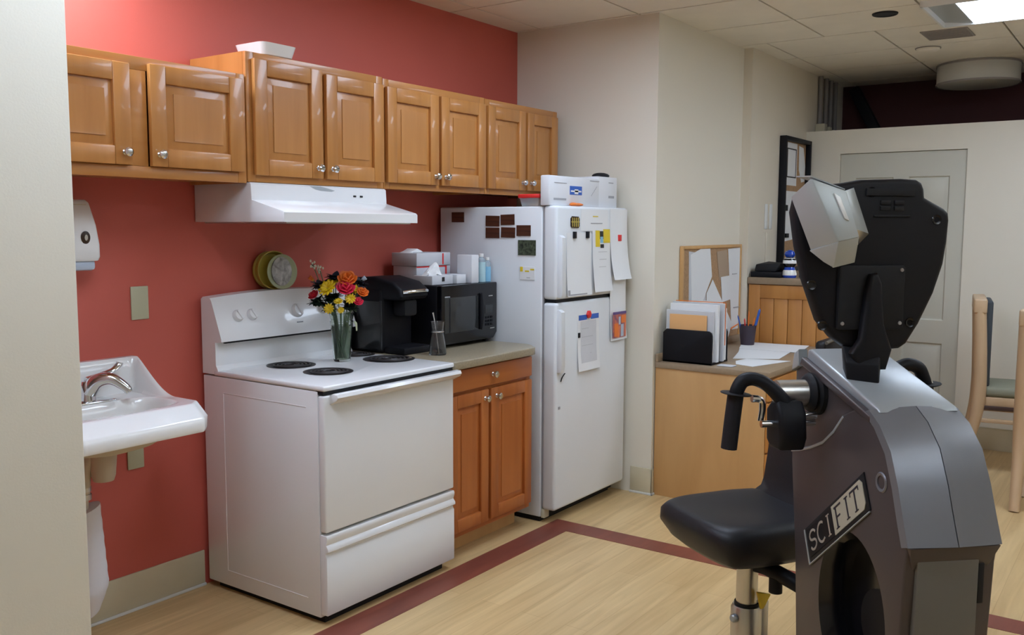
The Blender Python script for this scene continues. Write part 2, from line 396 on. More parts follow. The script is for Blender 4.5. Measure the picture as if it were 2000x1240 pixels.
# ================================================================ CEILING THINGS
for i, (cx, cy, sx, sy, k, lab) in enumerate(TROFFERS):
    t = thing('ceiling_light', lab, 'ceiling light', (cx, cy, ZC-.03))
    x0, x1, y0, y1 = cx-sx/2, cx+sx/2, cy-sy/2, cy+sy/2
    b = B(); w_ = .012
    for a, c in (((x0, y0, ZC-.03), (x0+w_, y1, ZC)), ((x1-w_, y0, ZC-.03), (x1, y1, ZC)), ((x0, y0, ZC-.03), (x1, y0+w_, ZC)), ((x0, y1-w_, ZC-.03), (x1, y1, ZC))): box(b, a, c)
    obj('frame', b, WPLAST, t)
    ye = y1-w_-(.15 if i == 0 else 0)
    if i == 0:
        b = B(); hexa(b, [(x0+w_, y1-w_, ZC-.004), (x1-w_, y1-w_, ZC-.004), (x1-w_, ye, ZC-.024), (x0+w_, ye, ZC-.024), (x0+w_, y1-w_, ZC-.001), (x1-w_, y1-w_, ZC-.001), (x1-w_, ye, ZC-.021), (x0+w_, ye, ZC-.021)])
        obj('end_reflector', b, ALU, t)
    b = B(); box(b, (x0+w_, y0+w_, ZC-.026), (x1-w_, ye, ZC-.02)); obj('lens', b, lens_mat(k), t)
for cx, cy, ln, lab in FILL_PENDANTS:
    t = thing('added_fill_light', lab, 'pendant light', (cx, cy, 2.20))
    b = B(); box(b, (cx-ln/2, cy-.13, 2.20), (cx-ln/2+.02, cy+.13, 2.26)); box(b, (cx+ln/2-.02, cy-.13, 2.20), (cx+ln/2, cy+.13, 2.26)); box(b, (cx-ln/2, cy-.14, 2.20), (cx+ln/2, cy-.125, 2.26)); box(b, (cx-ln/2, cy+.125, 2.20), (cx+ln/2, cy+.14, 2.26)); obj('housing', b, WPLAST, t)
    b = B(); box(b, (cx-ln/2+.02, cy-.125, 2.205), (cx+ln/2-.02, cy+.125, 2.212)); obj('lower_lens', b, lens_mat(.35), t)
    b = B(); box(b, (cx-ln/2+.02, cy-.125, 2.245), (cx+ln/2-.02, cy+.125, 2.252)); obj('upper_lens', b, lens_mat(2.2), t)
    for q in (-1, 1):
        b = B(); cyl(b, (cx+q*ln*.4, cy, 2.25), (cx+q*ln*.4, cy, ZC), .003, seg=8); obj('suspension_cable', b, STEEL, t)
t = thing('drum_light', 'unlit round drum shade light flush under the dark far ceiling', 'ceiling light', (4.93, -2.07, 2.50))
b = B(); lathe(b, [(.0, 0), (.255, 0), (.262, .006), (.265, .02), (.265, .125), (.26, .143), (.0, .143)], (4.93, -2.07, 2.50), seg=48); obj('drum_shade', b, DRUM, t)
b = B(); lathe(b, [(.266, .0), (.27, .0), (.27, .012), (.266, .012)], (4.93, -2.07, 2.50), seg=48, cap=False); lathe(b, [(.266, .128), (.27, .128), (.27, .14), (.266, .14)], (4.93, -2.07, 2.50), seg=48, cap=False); obj('rim_band', b, GREYVENT, t)
t = thing('recessed_downlight', 'dark round recessed can in a ceiling tile left of the lit troffer', 'ceiling light', (2.975, -1.91, ZC-.004))
b = B(); lathe(b, [(.05, 0), (.062, -.004), (.066, 0), (.066, .004), (.05, .004)], (2.975, -1.91, ZC-.004), seg=32, cap=False); obj('trim_ring', b, BLACKM, t)
b = B(); lathe(b, [(0, .004), (.051, .004), (.051, .001), (0, .001)], (2.975, -1.91, ZC-.004), seg=32); obj('baffle', b, BLACKP, t)
t = thing('air_vent', 'grey rectangular ceiling vent between the troffer and the drum light', 'vent', (3.71, -2.09, ZC-.006))
b = B(); box(b, (3.575, -2.215, ZC-.006), (3.85, -1.96, ZC), .002); obj('frame', b, GREYVENT, t)
b = B()
for k in range(9): box(b, (3.59+k*.029, -2.205, ZC-.009), (3.604+k*.029, -1.97, ZC-.005))
obj('slats', b, GREYVENT, t)
t = thing('smoke_detector', 'small round white detector on the ceiling in front of the drum light', 'detector', (4.12, -1.9, ZC-.025))
b = B(); lathe(b, [(0, 0), (.055, .002), (.068, .01), (.072, .022), (.072, .025)], (4.12, -1.9, ZC-.025), seg=32); obj('cover', b, CEIL, t)
b = B(); lathe(b, [(.073, .019), (.0765, .019), (.0765, .0245), (.073, .0245)], (4.12, -1.9, ZC-.025), seg=32, cap=False); obj('base_ring', b, GREYVENT, t)
b = B(); lathe(b, [(0, 0), (.03, .003), (.045, .01)], (4.2, -2.2, ZC-.01), seg=24); obj('sprinkler_cover', b, CEIL, None, 'flat round sprinkler cover on the ceiling tile beyond the grey vent', 'sprinkler')
# conduits on the alcove wall above the partition
for k, (xx, hh) in enumerate(((4.84, .0), (4.98, .0), (5.10, .0), (5.22, .0))):
    t = thing('conduit', ['grey conduit with the largest cream box, nearest the notice board wall', 'grey conduit with cream box, second along the wall above the partition', 'grey conduit third along the wall above the partition', 'grey conduit farthest along, next to the shade-darkened far wall'][k], 'pipe', (xx, YB_-.02, 2.2), 'conduits above the partition')
    b = B(); cyl(b, (xx, YB_-.02, 2.2), (xx, YB_-.02, ZC-.002), .017); obj('pipe', b, CONDUIT, t)
    if k < 3:
        s = (.034, .028, .020)[k]
        b = B(); box(b, (xx-s, YB_-.05-s*.6, 2.10), (xx+s, YB_-.001, 2.285-.012*k), .004); obj('junction_box', b, CREAM, t)
b = B(); box(b, (XF-.10, -1.30, 2.02), (XF-.02, -1.22, 2.68), .01, M=Matrix.Translation(V((XF, -1.3, 2.3))) @ Matrix.Rotation(math.radians(-28), 4, 'X') @ Matrix.Translation(-V((XF, -1.3, 2.3))))
obj('duct_brace', b, BLACKM, None, 'dark slanting brace against the shade-darkened far wall above the partition', 'brace')

# ================================================================ WALL CABINETS
UD = .36
def cab_panel(b, u0, u1, z0, z1, fn, stile=.062, th=.02, arch=False):
    """raised panel door, fn(u, d, z) maps door coordinates (d = outwards) to the room"""
    def bx(ua, ub, da, db, za, zb, bev):
        bb = B(); box(bb, (ua, da, za), (ub, db, zb), bev)
        for v in bb.verts: v.co = V(fn(*v.co))
        me = bpy.data.meshes.new('t'); bb.to_mesh(me); bb.free(); b.from_mesh(me); bpy.data.meshes.remove(me)
    bx(u0, u0+stile, 0, th, z0, z1, .004); bx(u1-stile, u1, 0, th, z0, z1, .004)
    bx(u0+stile, u1-stile, 0, th, z1-stile, z1, .004); bx(u0+stile, u1-stile, 0, th, z0, z0+stile, .004)
    bx(u0+stile-.004, u1-stile+.004, 0, .006, z0+stile-.004, z1-stile+.004, 0)
    # raised field
    a0, a1, c0, c1 = u0+stile+.004, u1-stile-.004, z0+stile+.004, z1-stile-.004; s = .026
    lo = [(a0, c0), (a1, c0), (a1, c1), (a0, c1)]; hi = [(a0+s, c0+s), (a1-s, c0+s), (a1-s, c1-s), (a0+s, c1-s)]
    r0 = [b.verts.new(V(fn(u, .006, z))) for u, z in lo]; r1 = [b.verts.new(V(fn(u, .0135, z))) for u, z in hi]; r2 = [b.verts.new(V(fn(u, .0165, z))) for u, z in hi]
    for p, q in ((r0, r1), (r1, r2)):
        for i in range(4): b.faces.new((p[i], p[(i+1) % 4], q[(i+1) % 4], q[i]))
    b.faces.new(r2)
def knob(p, d, parent):
    b = B(); lathe(b, [(0, .030), (.010, .029), (.0155, .024), (.016, .019), (.012, .013), (.0065, .009), (.0065, .002), (.010, 0)], p, d, 16)
    return obj('knob', b, CHROME, parent)
def wall_cab(label, x0, x1, z0, z1, doors, knobs):
    t = thing('wall_cabinet', label, 'cabinet', ((x0+x1)/2, -.17, z0), 'wood wall cabinets on the red wall')
    b = B(); ff = -UD+.021
    box(b, (x0, -.008, z0+.012), (x1, -.001, z1)); box(b, (x0, ff+.018, z0), (x0+.016, -.008, z1)); box(b, (x1-.016, ff+.018, z0), (x1, -.008, z1))
    box(b, (x0+.016, ff+.018, z1-.016), (x1-.016, -.008, z1)); box(b, (x0+.016, ff+.018, z0+.012), (x1-.016, -.008, z0+.026))
    obj('carcass', b, WOOD, t)
    b = B(); s = .038
    box(b, (x0, ff, z0), (x0+s, ff+.018, z1), .002); box(b, (x1-s, ff, z0), (x1, ff+.018, z1), .002)
    box(b, (x0+s, ff, z1-.045), (x1-s, ff+.018, z1), .002); box(b, (x0+s, ff, z0), (x1-s, ff+.018, z0+.04), .002)
    if len(doors) == 2:
        m_ = (doors[0][1]+doors[1][0])/2; box(b, (m_-.035, ff, z0+.04), (m_+.035, ff+.018, z1-.045), .002)
    obj('face_frame', b, WOODH, t)
    for (u0, u1, d0, d1), kx in zip(doors, knobs):
        b = B(); cab_panel(b, u0, u1, d0, d1, lambda u, d, z: (u, ff-.001-d, z)); dr = obj('door', b, WOOD, t)
        knob((kx, ff-.021, d0+.042), (0, -1, 0), dr)
    return t
wall_cab('short wood wall cabinet left of the range hood, lower than its neighbours', -.90, -.003, 1.660, 2.066, [(-.86, -.489, 1.700, 2.036), (-.415, -.026, 1.700, 2.046)], [-.515, -.385])
wall_cab('wood wall cabinet directly above the white range hood', .003, .748, 1.666, 2.155, [(.028, .374, 1.692, 2.131), (.394, .736, 1.692, 2.120)], [.345, .425])
wall_cab('wood wall cabinet between the hood and the refrigerator', .751, 1.497, 1.666, 2.150, [(.760, 1.116, 1.694, 2.116), (1.134, 1.487, 1.694, 2.116)], [1.09, 1.165])
wall_cab('wood wall cabinet above the refrigerator, last of the row at the beige wall', 1.500, 2.184, 1.666, 2.148, [(1.508, 1.845, 1.694, 2.114), (1.864, 2.165, 1.694, 2.114)], [1.815, 1.895])
# square white bowl on top
b = B(); cx, cy, z0 = .185, -.24, 2.155
def sq(h, z, n=8, r=.03):
    out = []
    for q in range(4):
        ccx, ccy = cx+(h-r)*(1, -1, -1, 1)[q], cy+(h-r)*(1, 1, -1, -1)[q]
        for k in range(5):
            a = q*PI/2+k*PI/8; out.append(V((ccx+r*math.cos(a), ccy+r*math.sin(a), z)))
    return out
rings = [sq(.070, z0), sq(.080, z0+.008), sq(.091, z0+.052), sq(.086, z0+.052), sq(.075, z0+.014), sq(.06, z0+.008)]
RV = [[b.verts.new(p) for p in r] for r in rings]
for a, c in zip(RV, RV[1:]):
    n_ = len(a)
    for i in range(n_): b.faces.new((a[i], a[(i+1) % n_], c[(i+1) % n_], c[i]))
b.faces.new(RV[0][::-1]); b.faces.new(RV[-1])
obj('serving_bowl', b, PORC, None, 'white squarish bowl on top of the wall cabinets above the hood', 'bowl')

# ================================================================ RANGE HOOD
t = thing('range_hood', 'white range hood under the cabinets above the stove', 'range hood', (.38, -.25, 1.513))
prof = [(-.003, 1.513), (-.003, 1.664), (-.345, 1.664), (-.352, 1.658), (-.356, 1.598), (-.53, 1.555), (-.538, 1.549), (-.538, 1.513)]
b = B(); prism(b, prof, lambda u, v, w: (w, u, v), .004, .752, .003); obj('canopy', b, WHITE, t)
b = B(); box(b, (.03, -.52, 1.508), (.725, -.03, 1.513)); obj('filter_grille', b, STEEL, t)
b = B(); prism(b, [(.30, 1.660), (.33, 1.648), (.36, 1.643), (.42, 1.641), (.44, 1.646), (.40, 1.654), (.36, 1.661)], lambda u, v, w: (u, -.3515-w-(1.66-v)*.07, v), 0, .0012); obj('emblem', b, SILVERSH, t)
b = B()
for x in (.545, .585): box(b, (x, -.358, 1.622), (x+.016, -.352, 1.630), .002)
obj('rocker_switches', b, BLACKM, t)

# ================================================================ STOVE
t = thing('stove', 'white electric coil stove with a flower vase on its cooktop', 'stove', (.38, -.38, 0))
SX0, SX1 = .002, .756
b = B()
box(b, (SX0, -.70, .03), (SX1, -.03, .893), .004)
obj('body', b, WHITE, t)
b = B(); box(b, (SX0+.03, -.69, 0), (SX1-.03, -.06, .03)); obj('toe_base', b, BLACKM, t)
b = B()  # embossed border line on the left side
for a, c in (((SX0-.0012, -.158, .095), (SX0+.002, -.154, .83)), ((SX0-.0012, -.632, .092), (SX0+.002, -.154, .096)), ((SX0-.0012, -.64, .827), (SX0+.002, -.154, .831))): box(b, a, c, .001)
obj('side_emboss', b, WHITE, t)
# cooktop
b = B(); box(b, (SX0-.002, -.738, .895), (SX1+.002, -.10, .915), .007, 3)
base = b
cut = B()
BURN = [(.290, -.232, .094), (.262, -.485, .092), (.672, -.435, .106), (.690, -.215, .078)]
for x, y, r in BURN: cyl(cut, (x, y, .903), (x, y, .95), r+.006, seg=40)
b = boolean(base, cut); obj('cooktop', b, WHITE, t)
b = B(); box(b, (SX0+.003, -.728, .882), (SX1-.003, -.69, .896)); obj('shadow_gap', b, BLACKM, t)
for x, y, r in BURN:
    b = B(); lathe(b, [(0, .9035), (r*.3, .9037), (r*.75, .906), (r*.97, .913), (r+.004, .9165), (r+.009, .9165), (r+.007, .9145), (r+.0055, .9035)], (x, y, 0), seg=40); br_ = obj('burner', b, BURNER, t)
    b = B(); pts = []
    for k in range(97):
        a = k/96*2*PI*4; rr = .018+(r*.86-.018)*k/96; pts.append((x+rr*math.cos(a), y+rr*math.sin(a), .9165))
    tube(b, pts, .0042, 6, 1); obj('coil', b, COIL, br_)
# back guard
b = B()
prof = [(-.028, .90), (-.028, 1.203), (-.040, 1.212), (-.085, 1.208), (-.094, 1.196), (-.152, 1.046), (-.153, 1.034), (-.135, 1.030), (-.112, 1.030), (-.114, .935), (-.126, .917), (-.126, .90)]
nseg = 10; rings = []
for k in range(nseg+1):
    x = SX0+(SX1-SX0)*k/nseg; bul = 1-(2*k/nseg-1)**2
    rings.append([b.verts.new(V((x, y, z+(bul*.016 if z > 1.19 else 0)))) for y, z in prof])
for a, c in zip(rings, rings[1:]):
    for i in range(len(prof)): b.faces.new((a[i], a[(i+1) % len(prof)], c[(i+1) % len(prof)], c[i]))
b.faces.new(rings[0]); b.faces.new(rings[-1][::-1])
bg = obj('backguard', b, WHITE, t, sharp=25)
b = B(); box(b, (SX0+.03, -.1365, 1.0245), (SX1-.02, -.125, 1.0325)); obj('panel_seam', b, BLACKM, bg)
nrm = V((0, -.152+.094, 1.046-1.196)); nrm = V((0, nrm.z, -nrm.y)).normalized()
for x in (.108, .180, .425, .575, .655):
    p = V((x, -.120, 1.130)) + V((0, 0, 0)); r = .025 if x != .425 else .031
    b = B(); lathe(b, [(r, 0), (r, .004), (r*.86, .016), (r*.8, .02), (0, .021)], p-nrm*.0, nrm, 28)
    box(b, (-.0045, -r*.8, .018), (.0045, r*.8, .027), .002, M=frame_to(p, nrm) @ Matrix.Rotation(math.radians(25), 4, 'Z'))
    obj('knob', b, WHITE, bg)
b = B(); box(b, (.408, -.1425, 1.079), (.442, -.138, 1.084), .001); obj('indicator', b, INK, bg)
# oven door, handle, drawer
b = B(); box(b, (SX0+.001, -.735, .362), (SX1-.001, -.702, .878), .007, 3); od = obj('oven_door', b, WHITE, t)
b = B(); prism(b, [(-.733, .842), (-.733, .878), (-.752, .886), (-.772, .884), (-.778, .872), (-.770, .860)], lambda u, v, w: (w, u, v), SX0+.03, SX1+.004, .003); obj('handle', b, WHITE, od, sharp=50)
b = B(); cyl(b, (SX1+.004, -.757, .872), (SX1+.012, -.757, .872), .010, .007); obj('handle_end_cap', b, WPLAST, od)
b = B()
prism(b, [(-.702, .045), (-.735, .045), (-.737, .05), (-.737, .268), (-.731, .276), (-.731, .284), (-.744, .292), (-.744, .302), (-.733, .316), (-.739, .335), (-.739, .346), (-.735, .352), (-.702, .352)], lambda u, v, w: (w, u, v), SX0+.001, SX1-.001, .002)
obj('storage_drawer', b, WHITE, t, sharp=50)

# yellow tin and its filling on the backguard
cx, cz = .372, 1.3065
t = thing('pie_dish', 'mustard yellow dish standing on edge on top of the stove backguard', 'dish', (cx, -.04, 1.225))
b = B(); lathe(b, [(0, 0), (.066, 0), (.074, .008), (.082, .012), (.082, .020), (.076, .024), (.076, .044), (.083, .048), (.083, .056), (.079, .056), (.07, .030), (0, .030)], (cx-.012, -.010, cz), (-.12, -1, .03), 40); obj('shell', b, YPLATE, t)
t = thing('patterned_bowl', 'pale green bowl with grey crumpled patterned face, leaning on the yellow dish', 'bowl', (cx+.028, -.08, 1.222))
b = B(); lathe(b, [(0, -.006), (.05, -.006), (.072, .002), (.076, .010), (.072, .011), (.055, .004), (0, .002)], (cx+.008, -.076, cz-.006), (-.12, -1, .06), 40); obj('shell', b, GGREEN, t)
b = B(); bmesh.ops.create_circle(b, cap_ends=True, segments=32, radius=.05)
bmesh.ops.subdivide_edges(b, edges=b.edges, cuts=1)
rv = bmesh.ops.extrude_face_region(b, geom=list(b.faces)); 
bmesh.ops.translate(b, vec=(0, 0, .006), verts=[v for v in rv['geom'] if isinstance(v, bmesh.types.BMVert)])
for v in b.verts: v.co += V((0, 0, random.uniform(0, .002)))
bmesh.ops.transform(b, matrix=frame_to((cx+.004, -.0805, cz-.004), (-.12, -1, .06)) @ Matrix.Diagonal((1.0, 1.25, 1, 1)), verts=b.verts)
obj('patterned_face', b, FOIL, t)

# ================================================================ VASE AND FLOWERS
VX, VY, VZ = .502, -.317, .9165
t = thing('flower_vase', 'clear glass jar vase of flowers on the stove cooktop', 'vase', (VX, VY, VZ))
b = B(); outer = [(0, 0), (.034, 0), (.037, .006), (.041, .08), (.049, .165), (.0505, .172), (.047, .178), (.050, .188), (.054, .206), (.057, .209), (.055, .213)]
inner = [(r-.0035, z) for r, z in outer[::-1] if z > .01]+[(.030, .009), (0, .009)]
lathe(b, outer+inner, (VX, VY, VZ), seg=32); obj('glass', b, GLASS, t)
b = B(); lathe(b, [(0, .0095), (.030, .0095), (.0370, .08), (.0440, .155), (0, .155)], (VX, VY, VZ), seg=32); obj('water', b, WATER, t)
b = B(); tube(b, [(VX+.035, VY-.04, VZ+.17), (VX+.043, VY-.045, VZ+.16), (VX+.045, VY-.046, VZ+.13)], [.008, .010, .007], 8, flat=.3); obj('ribbon', b, GGREEN, t)
ER = V((math.cos(YAW), -math.sin(YAW), 0)); EF = V((math.sin(YAW), math.cos(YAW), 0))
def fpos(r, u, d=0): return V((VX, VY, VZ))+ER*r+EF*d+V((0, 0, u))
def stem(b, head, spread=.55):
    dx = head-V((VX, VY, VZ)); h = V((dx.x, dx.y, 0))
    if h.length > .024: h2 = h.normalized()*.024
    else: h2 = h
    rim = V((VX, VY, VZ+.2))+h2*1.5; a_ = random.uniform(0, 6.28)
    foot = V((VX, VY, VZ+.014))-h2*.45+V((math.cos(a_), math.sin(a_), 0))*.009
    tube(b, [foot, (foot+rim)/2+h2*.1, rim, (rim*.4+head*.6)+V((0, 0, -.005)), head], .0024, 6, 4)
def flower(kind, r, u, d, size, m, label, face=None, cat='flower', extra=None):
    head = fpos(r, u, d); dirv = (ER*r*4.5+EF*(d*3-.55)+V((0, 0, .75))).normalized() if face is None else V(face).normalized()
    t = thing('flower', label, cat, fpos(r, u, d), 'flowers in the glass vase')
    M = frame_to(head, dirv)
    b = B(); stem(b, head-dirv*size*.25); obj('stem', b, STEM, t)
    b = B()
    if kind == 'daisy':
        for ring, (cnt, tilt, ln) in enumerate(((11, .25, 1), (8, .55, .75))):
            for k in range(cnt):
                R_ = Matrix.Rotation(2*PI*k/cnt+ring*.3, 4, 'Z') @ Matrix.Rotation(-tilt, 4, 'Y')
                r_ = bmesh.ops.create_uvsphere(b, u_segments=8, v_segments=6, radius=1)
                bmesh.ops.transform(b, matrix=M @ R_ @ Matrix.Translation((size*.55*ln, 0, ring*size*.1)) @ Matrix.Diagonal((size*.48*ln, size*.2, size*.06, 1)), verts=r_['verts'])
    elif kind == 'rose':
        for ring, (cnt, rad, tilt, hh) in enumerate(((6, .62, .75, .0), (5, .42, 1.05, .1), (4, .2, 1.3, .18))):
            for k in range(cnt):
                R_ = Matrix.Rotation(2*PI*k/cnt+ring*.5, 4, 'Z') @ Matrix.Translation((size*rad, 0, size*hh)) @ Matrix.Rotation(-tilt, 4, 'Y')
                r_ = bmesh.ops.create_uvsphere(b, u_segments=10, v_segments=7, radius=1)
                bmesh.ops.transform(b, matrix=M @ R_ @ Matrix.Diagonal((size*.5, size*.46, size*.09, 1)), verts=r_['verts'])
    elif kind == 'bud':
        for k in range(5):
            R_ = Matrix.Rotation(2*PI*k/5, 4, 'Z') @ Matrix.Translation((size*.22, 0, size*.3)) @ Matrix.Rotation(-1.25, 4, 'Y')
            r_ = bmesh.ops.create_uvsphere(b, u_segments=8, v_segments=6, radius=1)
            bmesh.ops.transform(b, matrix=M @ R_ @ Matrix.Diagonal((size*.62, size*.32, size*.14, 1)), verts=r_['verts'])
    elif kind == 'spray':
        for k in range(9):
            p = V((random.uniform(-1, 1), random.uniform(-1, 1), random.uniform(-1.2, 1)))*size*.55
            ball(b, M @ p, size*.2, 1, 1, 1.4, 8)
    obj('petals', b, m, t)
    b = B()
    if kind == 'daisy': lathe(b, [(0, .22*size), (.14*size, .2*size), (.2*size, .1*size), (.2*size, 0), (0, -.1*size)], head, dirv, 12); obj('centre', b, extra or LEAF, t)
    else:
        for k in range(4):
            R_ = Matrix.Rotation(2*PI*k/4, 4, 'Z') @ Matrix.Translation((size*.2, 0, -size*.12)) @ Matrix.Rotation(-.9, 4, 'Y')
            r_ = bmesh.ops.create_uvsphere(b, u_segments=6, v_segments=5, radius=1)
            bmesh.ops.transform(b, matrix=M @ R_ @ Matrix.Diagonal((size*.3, size*.12, size*.04, 1)), verts=r_['verts'])
        obj('sepals', b, LEAF, t)
    return t
flower('rose', .034, .356, -.04, .044, PORA, 'large orange rose at the top right of the bouquet')
flower('rose', .032, .318, -.065, .042, PPINK, 'hot pink rose directly under the large orange rose')
flower('daisy', -.042, .318, -.075, .042, PYEL, 'largest yellow daisy left of the pink rose', face=tuple(-EF*.8+V((0, 0, .6))-ER*.3), extra=YPLATE)
flower('rose', .098, .300, -.04, .028, PORA, 'smaller orange rose at the right edge of the bouquet')
flower('rose', .082, .262, -.06, .024, PPINK, 'small pink rose low on the right side of the bouquet')
flower('rose', -.108, .288, -.045, .026, PRED, 'crimson rose at the left edge of the bouquet')
flower('daisy', .054, .276, -.078, .025, PYEL, 'yellow daisy between the pink roses on the right', face=tuple(-EF+V((0, 0, .4))), extra=YPLATE)
flower('daisy', .072, .312, -.03, .024, PYEL, 'yellow daisy tucked right of the upper pink rose', face=tuple(-EF+V((0, 0, .5))), extra=YPLATE)
flower('daisy', .006, .264, -.095, .022, PYEL, 'yellow daisy in the middle of the dark foliage', face=tuple(-EF*.6+V((0, 0, .9))), extra=YPLATE)
flower('daisy', -.036, .234, -.085, .024, PYEL, 'low yellow daisy just above the jar rim on the left', face=tuple(-EF+V((0, 0, .2))), extra=YPLATE)
flower('daisy', .014, .228, -.085, .016, PYEL, 'small yellow daisy at the jar rim, lowest of the bouquet', face=tuple(-EF+V((0, 0, .3))), extra=YPLATE)
flower('bud', -.122, .352, .0, .022, PORA, 'orange-yellow bud sticking out at the upper left of the bouquet', face=(-.6, .4, .6)).children[1].data.materials.__setitem__(0, PYEL)
flower('spray', -.122, .418, .0, .022, PWHITE, 'tall spray of tiny white buds above the bouquet on the left')
flower('spray', -.092, .398, .0, .020, PWHITE, 'second spray of white buds beside the tallest spray')
flower('bud', .092, .352, .0, .022, PPALE, 'pale blue-white bud at the upper right of the bouquet', face=(.5, -.5, .5))
flower('daisy', -.028, .345, -.02, .030, PYEL, 'yellow daisy half hidden behind dark leaves near the top', face=tuple(-EF*.5+V((0, 0, .9))), extra=YPLATE)
# foliage sprigs
def leafblade(b, p, d, ln, wd, up=V((0, 0, 1))):
    d = V(d).normalized(); s = d.cross(up).normalized(); n_ = s.cross(d)
    prev = None; rows = []
    for k in range(7):
        q = k/6; wv = wd*math.sin(PI*min(q*.92+.06, 1))**.8
        c = V(p)+d*ln*q+n_*(-.18*ln*q*q)
        rows.append([b.verts.new(c-s*wv+n_*.12*wv), b.verts.new(c+n_*.0), b.verts.new(c+s*wv+n_*.12*wv), b.verts.new(c-n_*.0015)])
    for a, c in zip(rows, rows[1:]):
        for i in range(4): b.faces.new((a[i], a[(i+1) % 4], c[(i+1) % 4], c[i]))
    b.faces.new(rows[0]); b.faces.new(rows[-1][::-1])
for i, (r, u, d, m, n_, sz, lab) in enumerate((
        (-.078, .332, -.03, NAVYL, 16, .070, 'dark navy leaf cluster at the upper left of the bouquet'),
        (-.022, .365, -.02, NAVYL, 14, .060, 'dark leaf cluster at the very top of the bouquet'),
        (.088, .335, -.01, NAVYL, 12, .052, 'dark leaf cluster behind the right orange rose'),
        (-.100, .258, -.02, LEAF, 12, .068, 'dark green leaves spreading left over the stove panel'),
        (-.03, .278, -.045, LEAF, 20, .072, 'dark green leaf mass in the middle of the bouquet'),
        (.045, .240, -.04, LEAF, 18, .066, 'dark green leaf mass at the right above the jar rim'),
        (-.045, .232, -.04, LEAF, 16, .058, 'dark green leaves hanging over the left jar rim'))):
    t = thing('foliage_sprig', lab, 'leaves', fpos(r, u, d), 'leaf sprigs in the glass vase')
    b = B(); stem(b, fpos(r*.8, u-.02, d)); obj('stem', b, STEM, t)
    b = B()
    for k in range(int(n_*2.3)):
        a = random.uniform(0, 2*PI); e = random.uniform(-.35, .9)
        dv = V((math.cos(a)*math.cos(e), math.sin(a)*math.cos(e), math.sin(e)))+ER*r*3
        leafblade(b, fpos(r, u, d)-dv*sz*.35, dv, sz*random.uniform(.75, 1.1), sz*.26)
    obj('leaves', b, m, t)

# ================================================================ BASE CABINET + WORKTOP
BX0, BX1, BF = .762, 1.428, -.675
t = thing('base_cabinet', 'wood base cabinet in shade-reddened tone between the stove and the refrigerator', 'cabinet', (1.09, -.35, 0))
b = B(); box(b, (BX0, BF+.018, .10), (BX1, -.02, .875)); obj('carcass', b, WOOD_SHADED, t)
b = B(); box(b, (BX0, BF+.09, 0), (BX1, BF+.11, .10)); obj('toe_kick', b, MAPLE, t)
b = B(); s = .03
box(b, (BX0, BF, .10), (BX0+s, BF+.018, .875), .002); box(b, (BX1-s, BF, .10), (BX1, BF+.018, .875), .002)
for za, zb in ((.10, .135), (.735, .775), (.855, .875)): box(b, (BX0+s, BF, za), (BX1-s, BF+.018, zb), .002)
box(b, (1.055, BF, .135), (1.095, BF+.018, .735), .002); obj('face_frame', b, WOOD_SHADEDH, t)
b = B(); box(b, (BX0+.012, BF-.021, .768), (BX1-.010, BF-.001, .866), .005); dw = obj('drawer', b, WOOD_SHADEDH, t); knob((1.095, BF-.021, .818), (0, -1, 0), dw)
for u0, u1, kx in ((BX0+.012, 1.063, 1.036), (1.082, BX1-.010, 1.125)):
    b = B(); cab_panel(b, u0, u1, .128, .752, lambda u, d, z: (u, BF-.001-d, z), .058); dr = obj('door', b, WOOD_SHADED, t); knob((kx, BF-.021, .712), (0, -1, 0), dr)
b = B(); prism(b, [(.759, -.022), (.759, -.728), (.768, -.735), (1.36, -.735), (1.40, -.725), (1.466, -.655), (1.478, -.62), (1.478, -.022)], lambda u, v, w: (u, v, w), .877, .915, .006, 3)
obj('worktop', b, COUNTER, None, 'tan speckled laminate worktop with a clipped corner beside the stove', 'worktop')

# ================================================================ REFRIGERATOR
FX0, FX1, FY, FD, FH = 1.508, 2.234, -.690, -.775, 1.600
t = thing('refrigerator', 'white top-freezer refrigerator covered in magnets and papers', 'refrigerator', (1.87, -.37, 0))
b = B(); box(b, (FX0, FY, .025), (FX1, -.035, FH), .008, 3); obj('cabinet', b, FRIDGEW, t)
b = B(); box(b, (FX0+.01, FY+.01, 0), (FX1-.01, -.06, .03)); box(b, (FX0+.012, FY-.012, .02), (FX1-.012, FY, .068), .003); obj('toe_grille', b, BLACKM, t)
b = B(); box(b, (FX0+.004, FY-.022, .022), (FX0+.05, FY+.0, .07), .004); obj('foot_bracket', b, CREAM, t)
b = B(); box(b, (FX0, FD, 1.140), (FX1, FY-.006, FH+.004), .016, 4); fz = obj('freezer_door', b, FRIDGEW, t)
b = B(); box(b, (FX0, FD, .068), (FX1, FY-.006, 1.124), .016, 4); fd = obj('fridge_door', b, FRIDGEW, t)
b = B(); box(b, (FX0+.006, FY-.008, .08), (FX1-.006, FY, 1.595)); obj('door_gasket', b, INK, t)
b = B(); box(b, (FX0+.015, FD+.012, 1.122), (FX1-.015, FY-.01, 1.142)); obj('hinge_gap', b, BLACKM, t)
for (za, zb, par) in ((1.150, 1.458, fz), (.775, 1.090, fd)):
    b = B(); prism(b, [(0, za), (.034, za), (.040, za+.02), (.040, zb-.012), (.030, zb), (0, zb)], lambda u, v, w: (FX0+.012+w, FD+.002-.028*(1-((v-za)/(zb-za)-.5)**4*10)*(u > .03)-(.012 if u > 0 else 0), v), 0, .034, .003); obj('handle', b, FRIDGEW, par)
    b = B(); box(b, (FX0+.046, FD-.0012, za), (FX0+.0495, FD+.002, zb)); obj('handle_recess', b, CONDUIT, par)

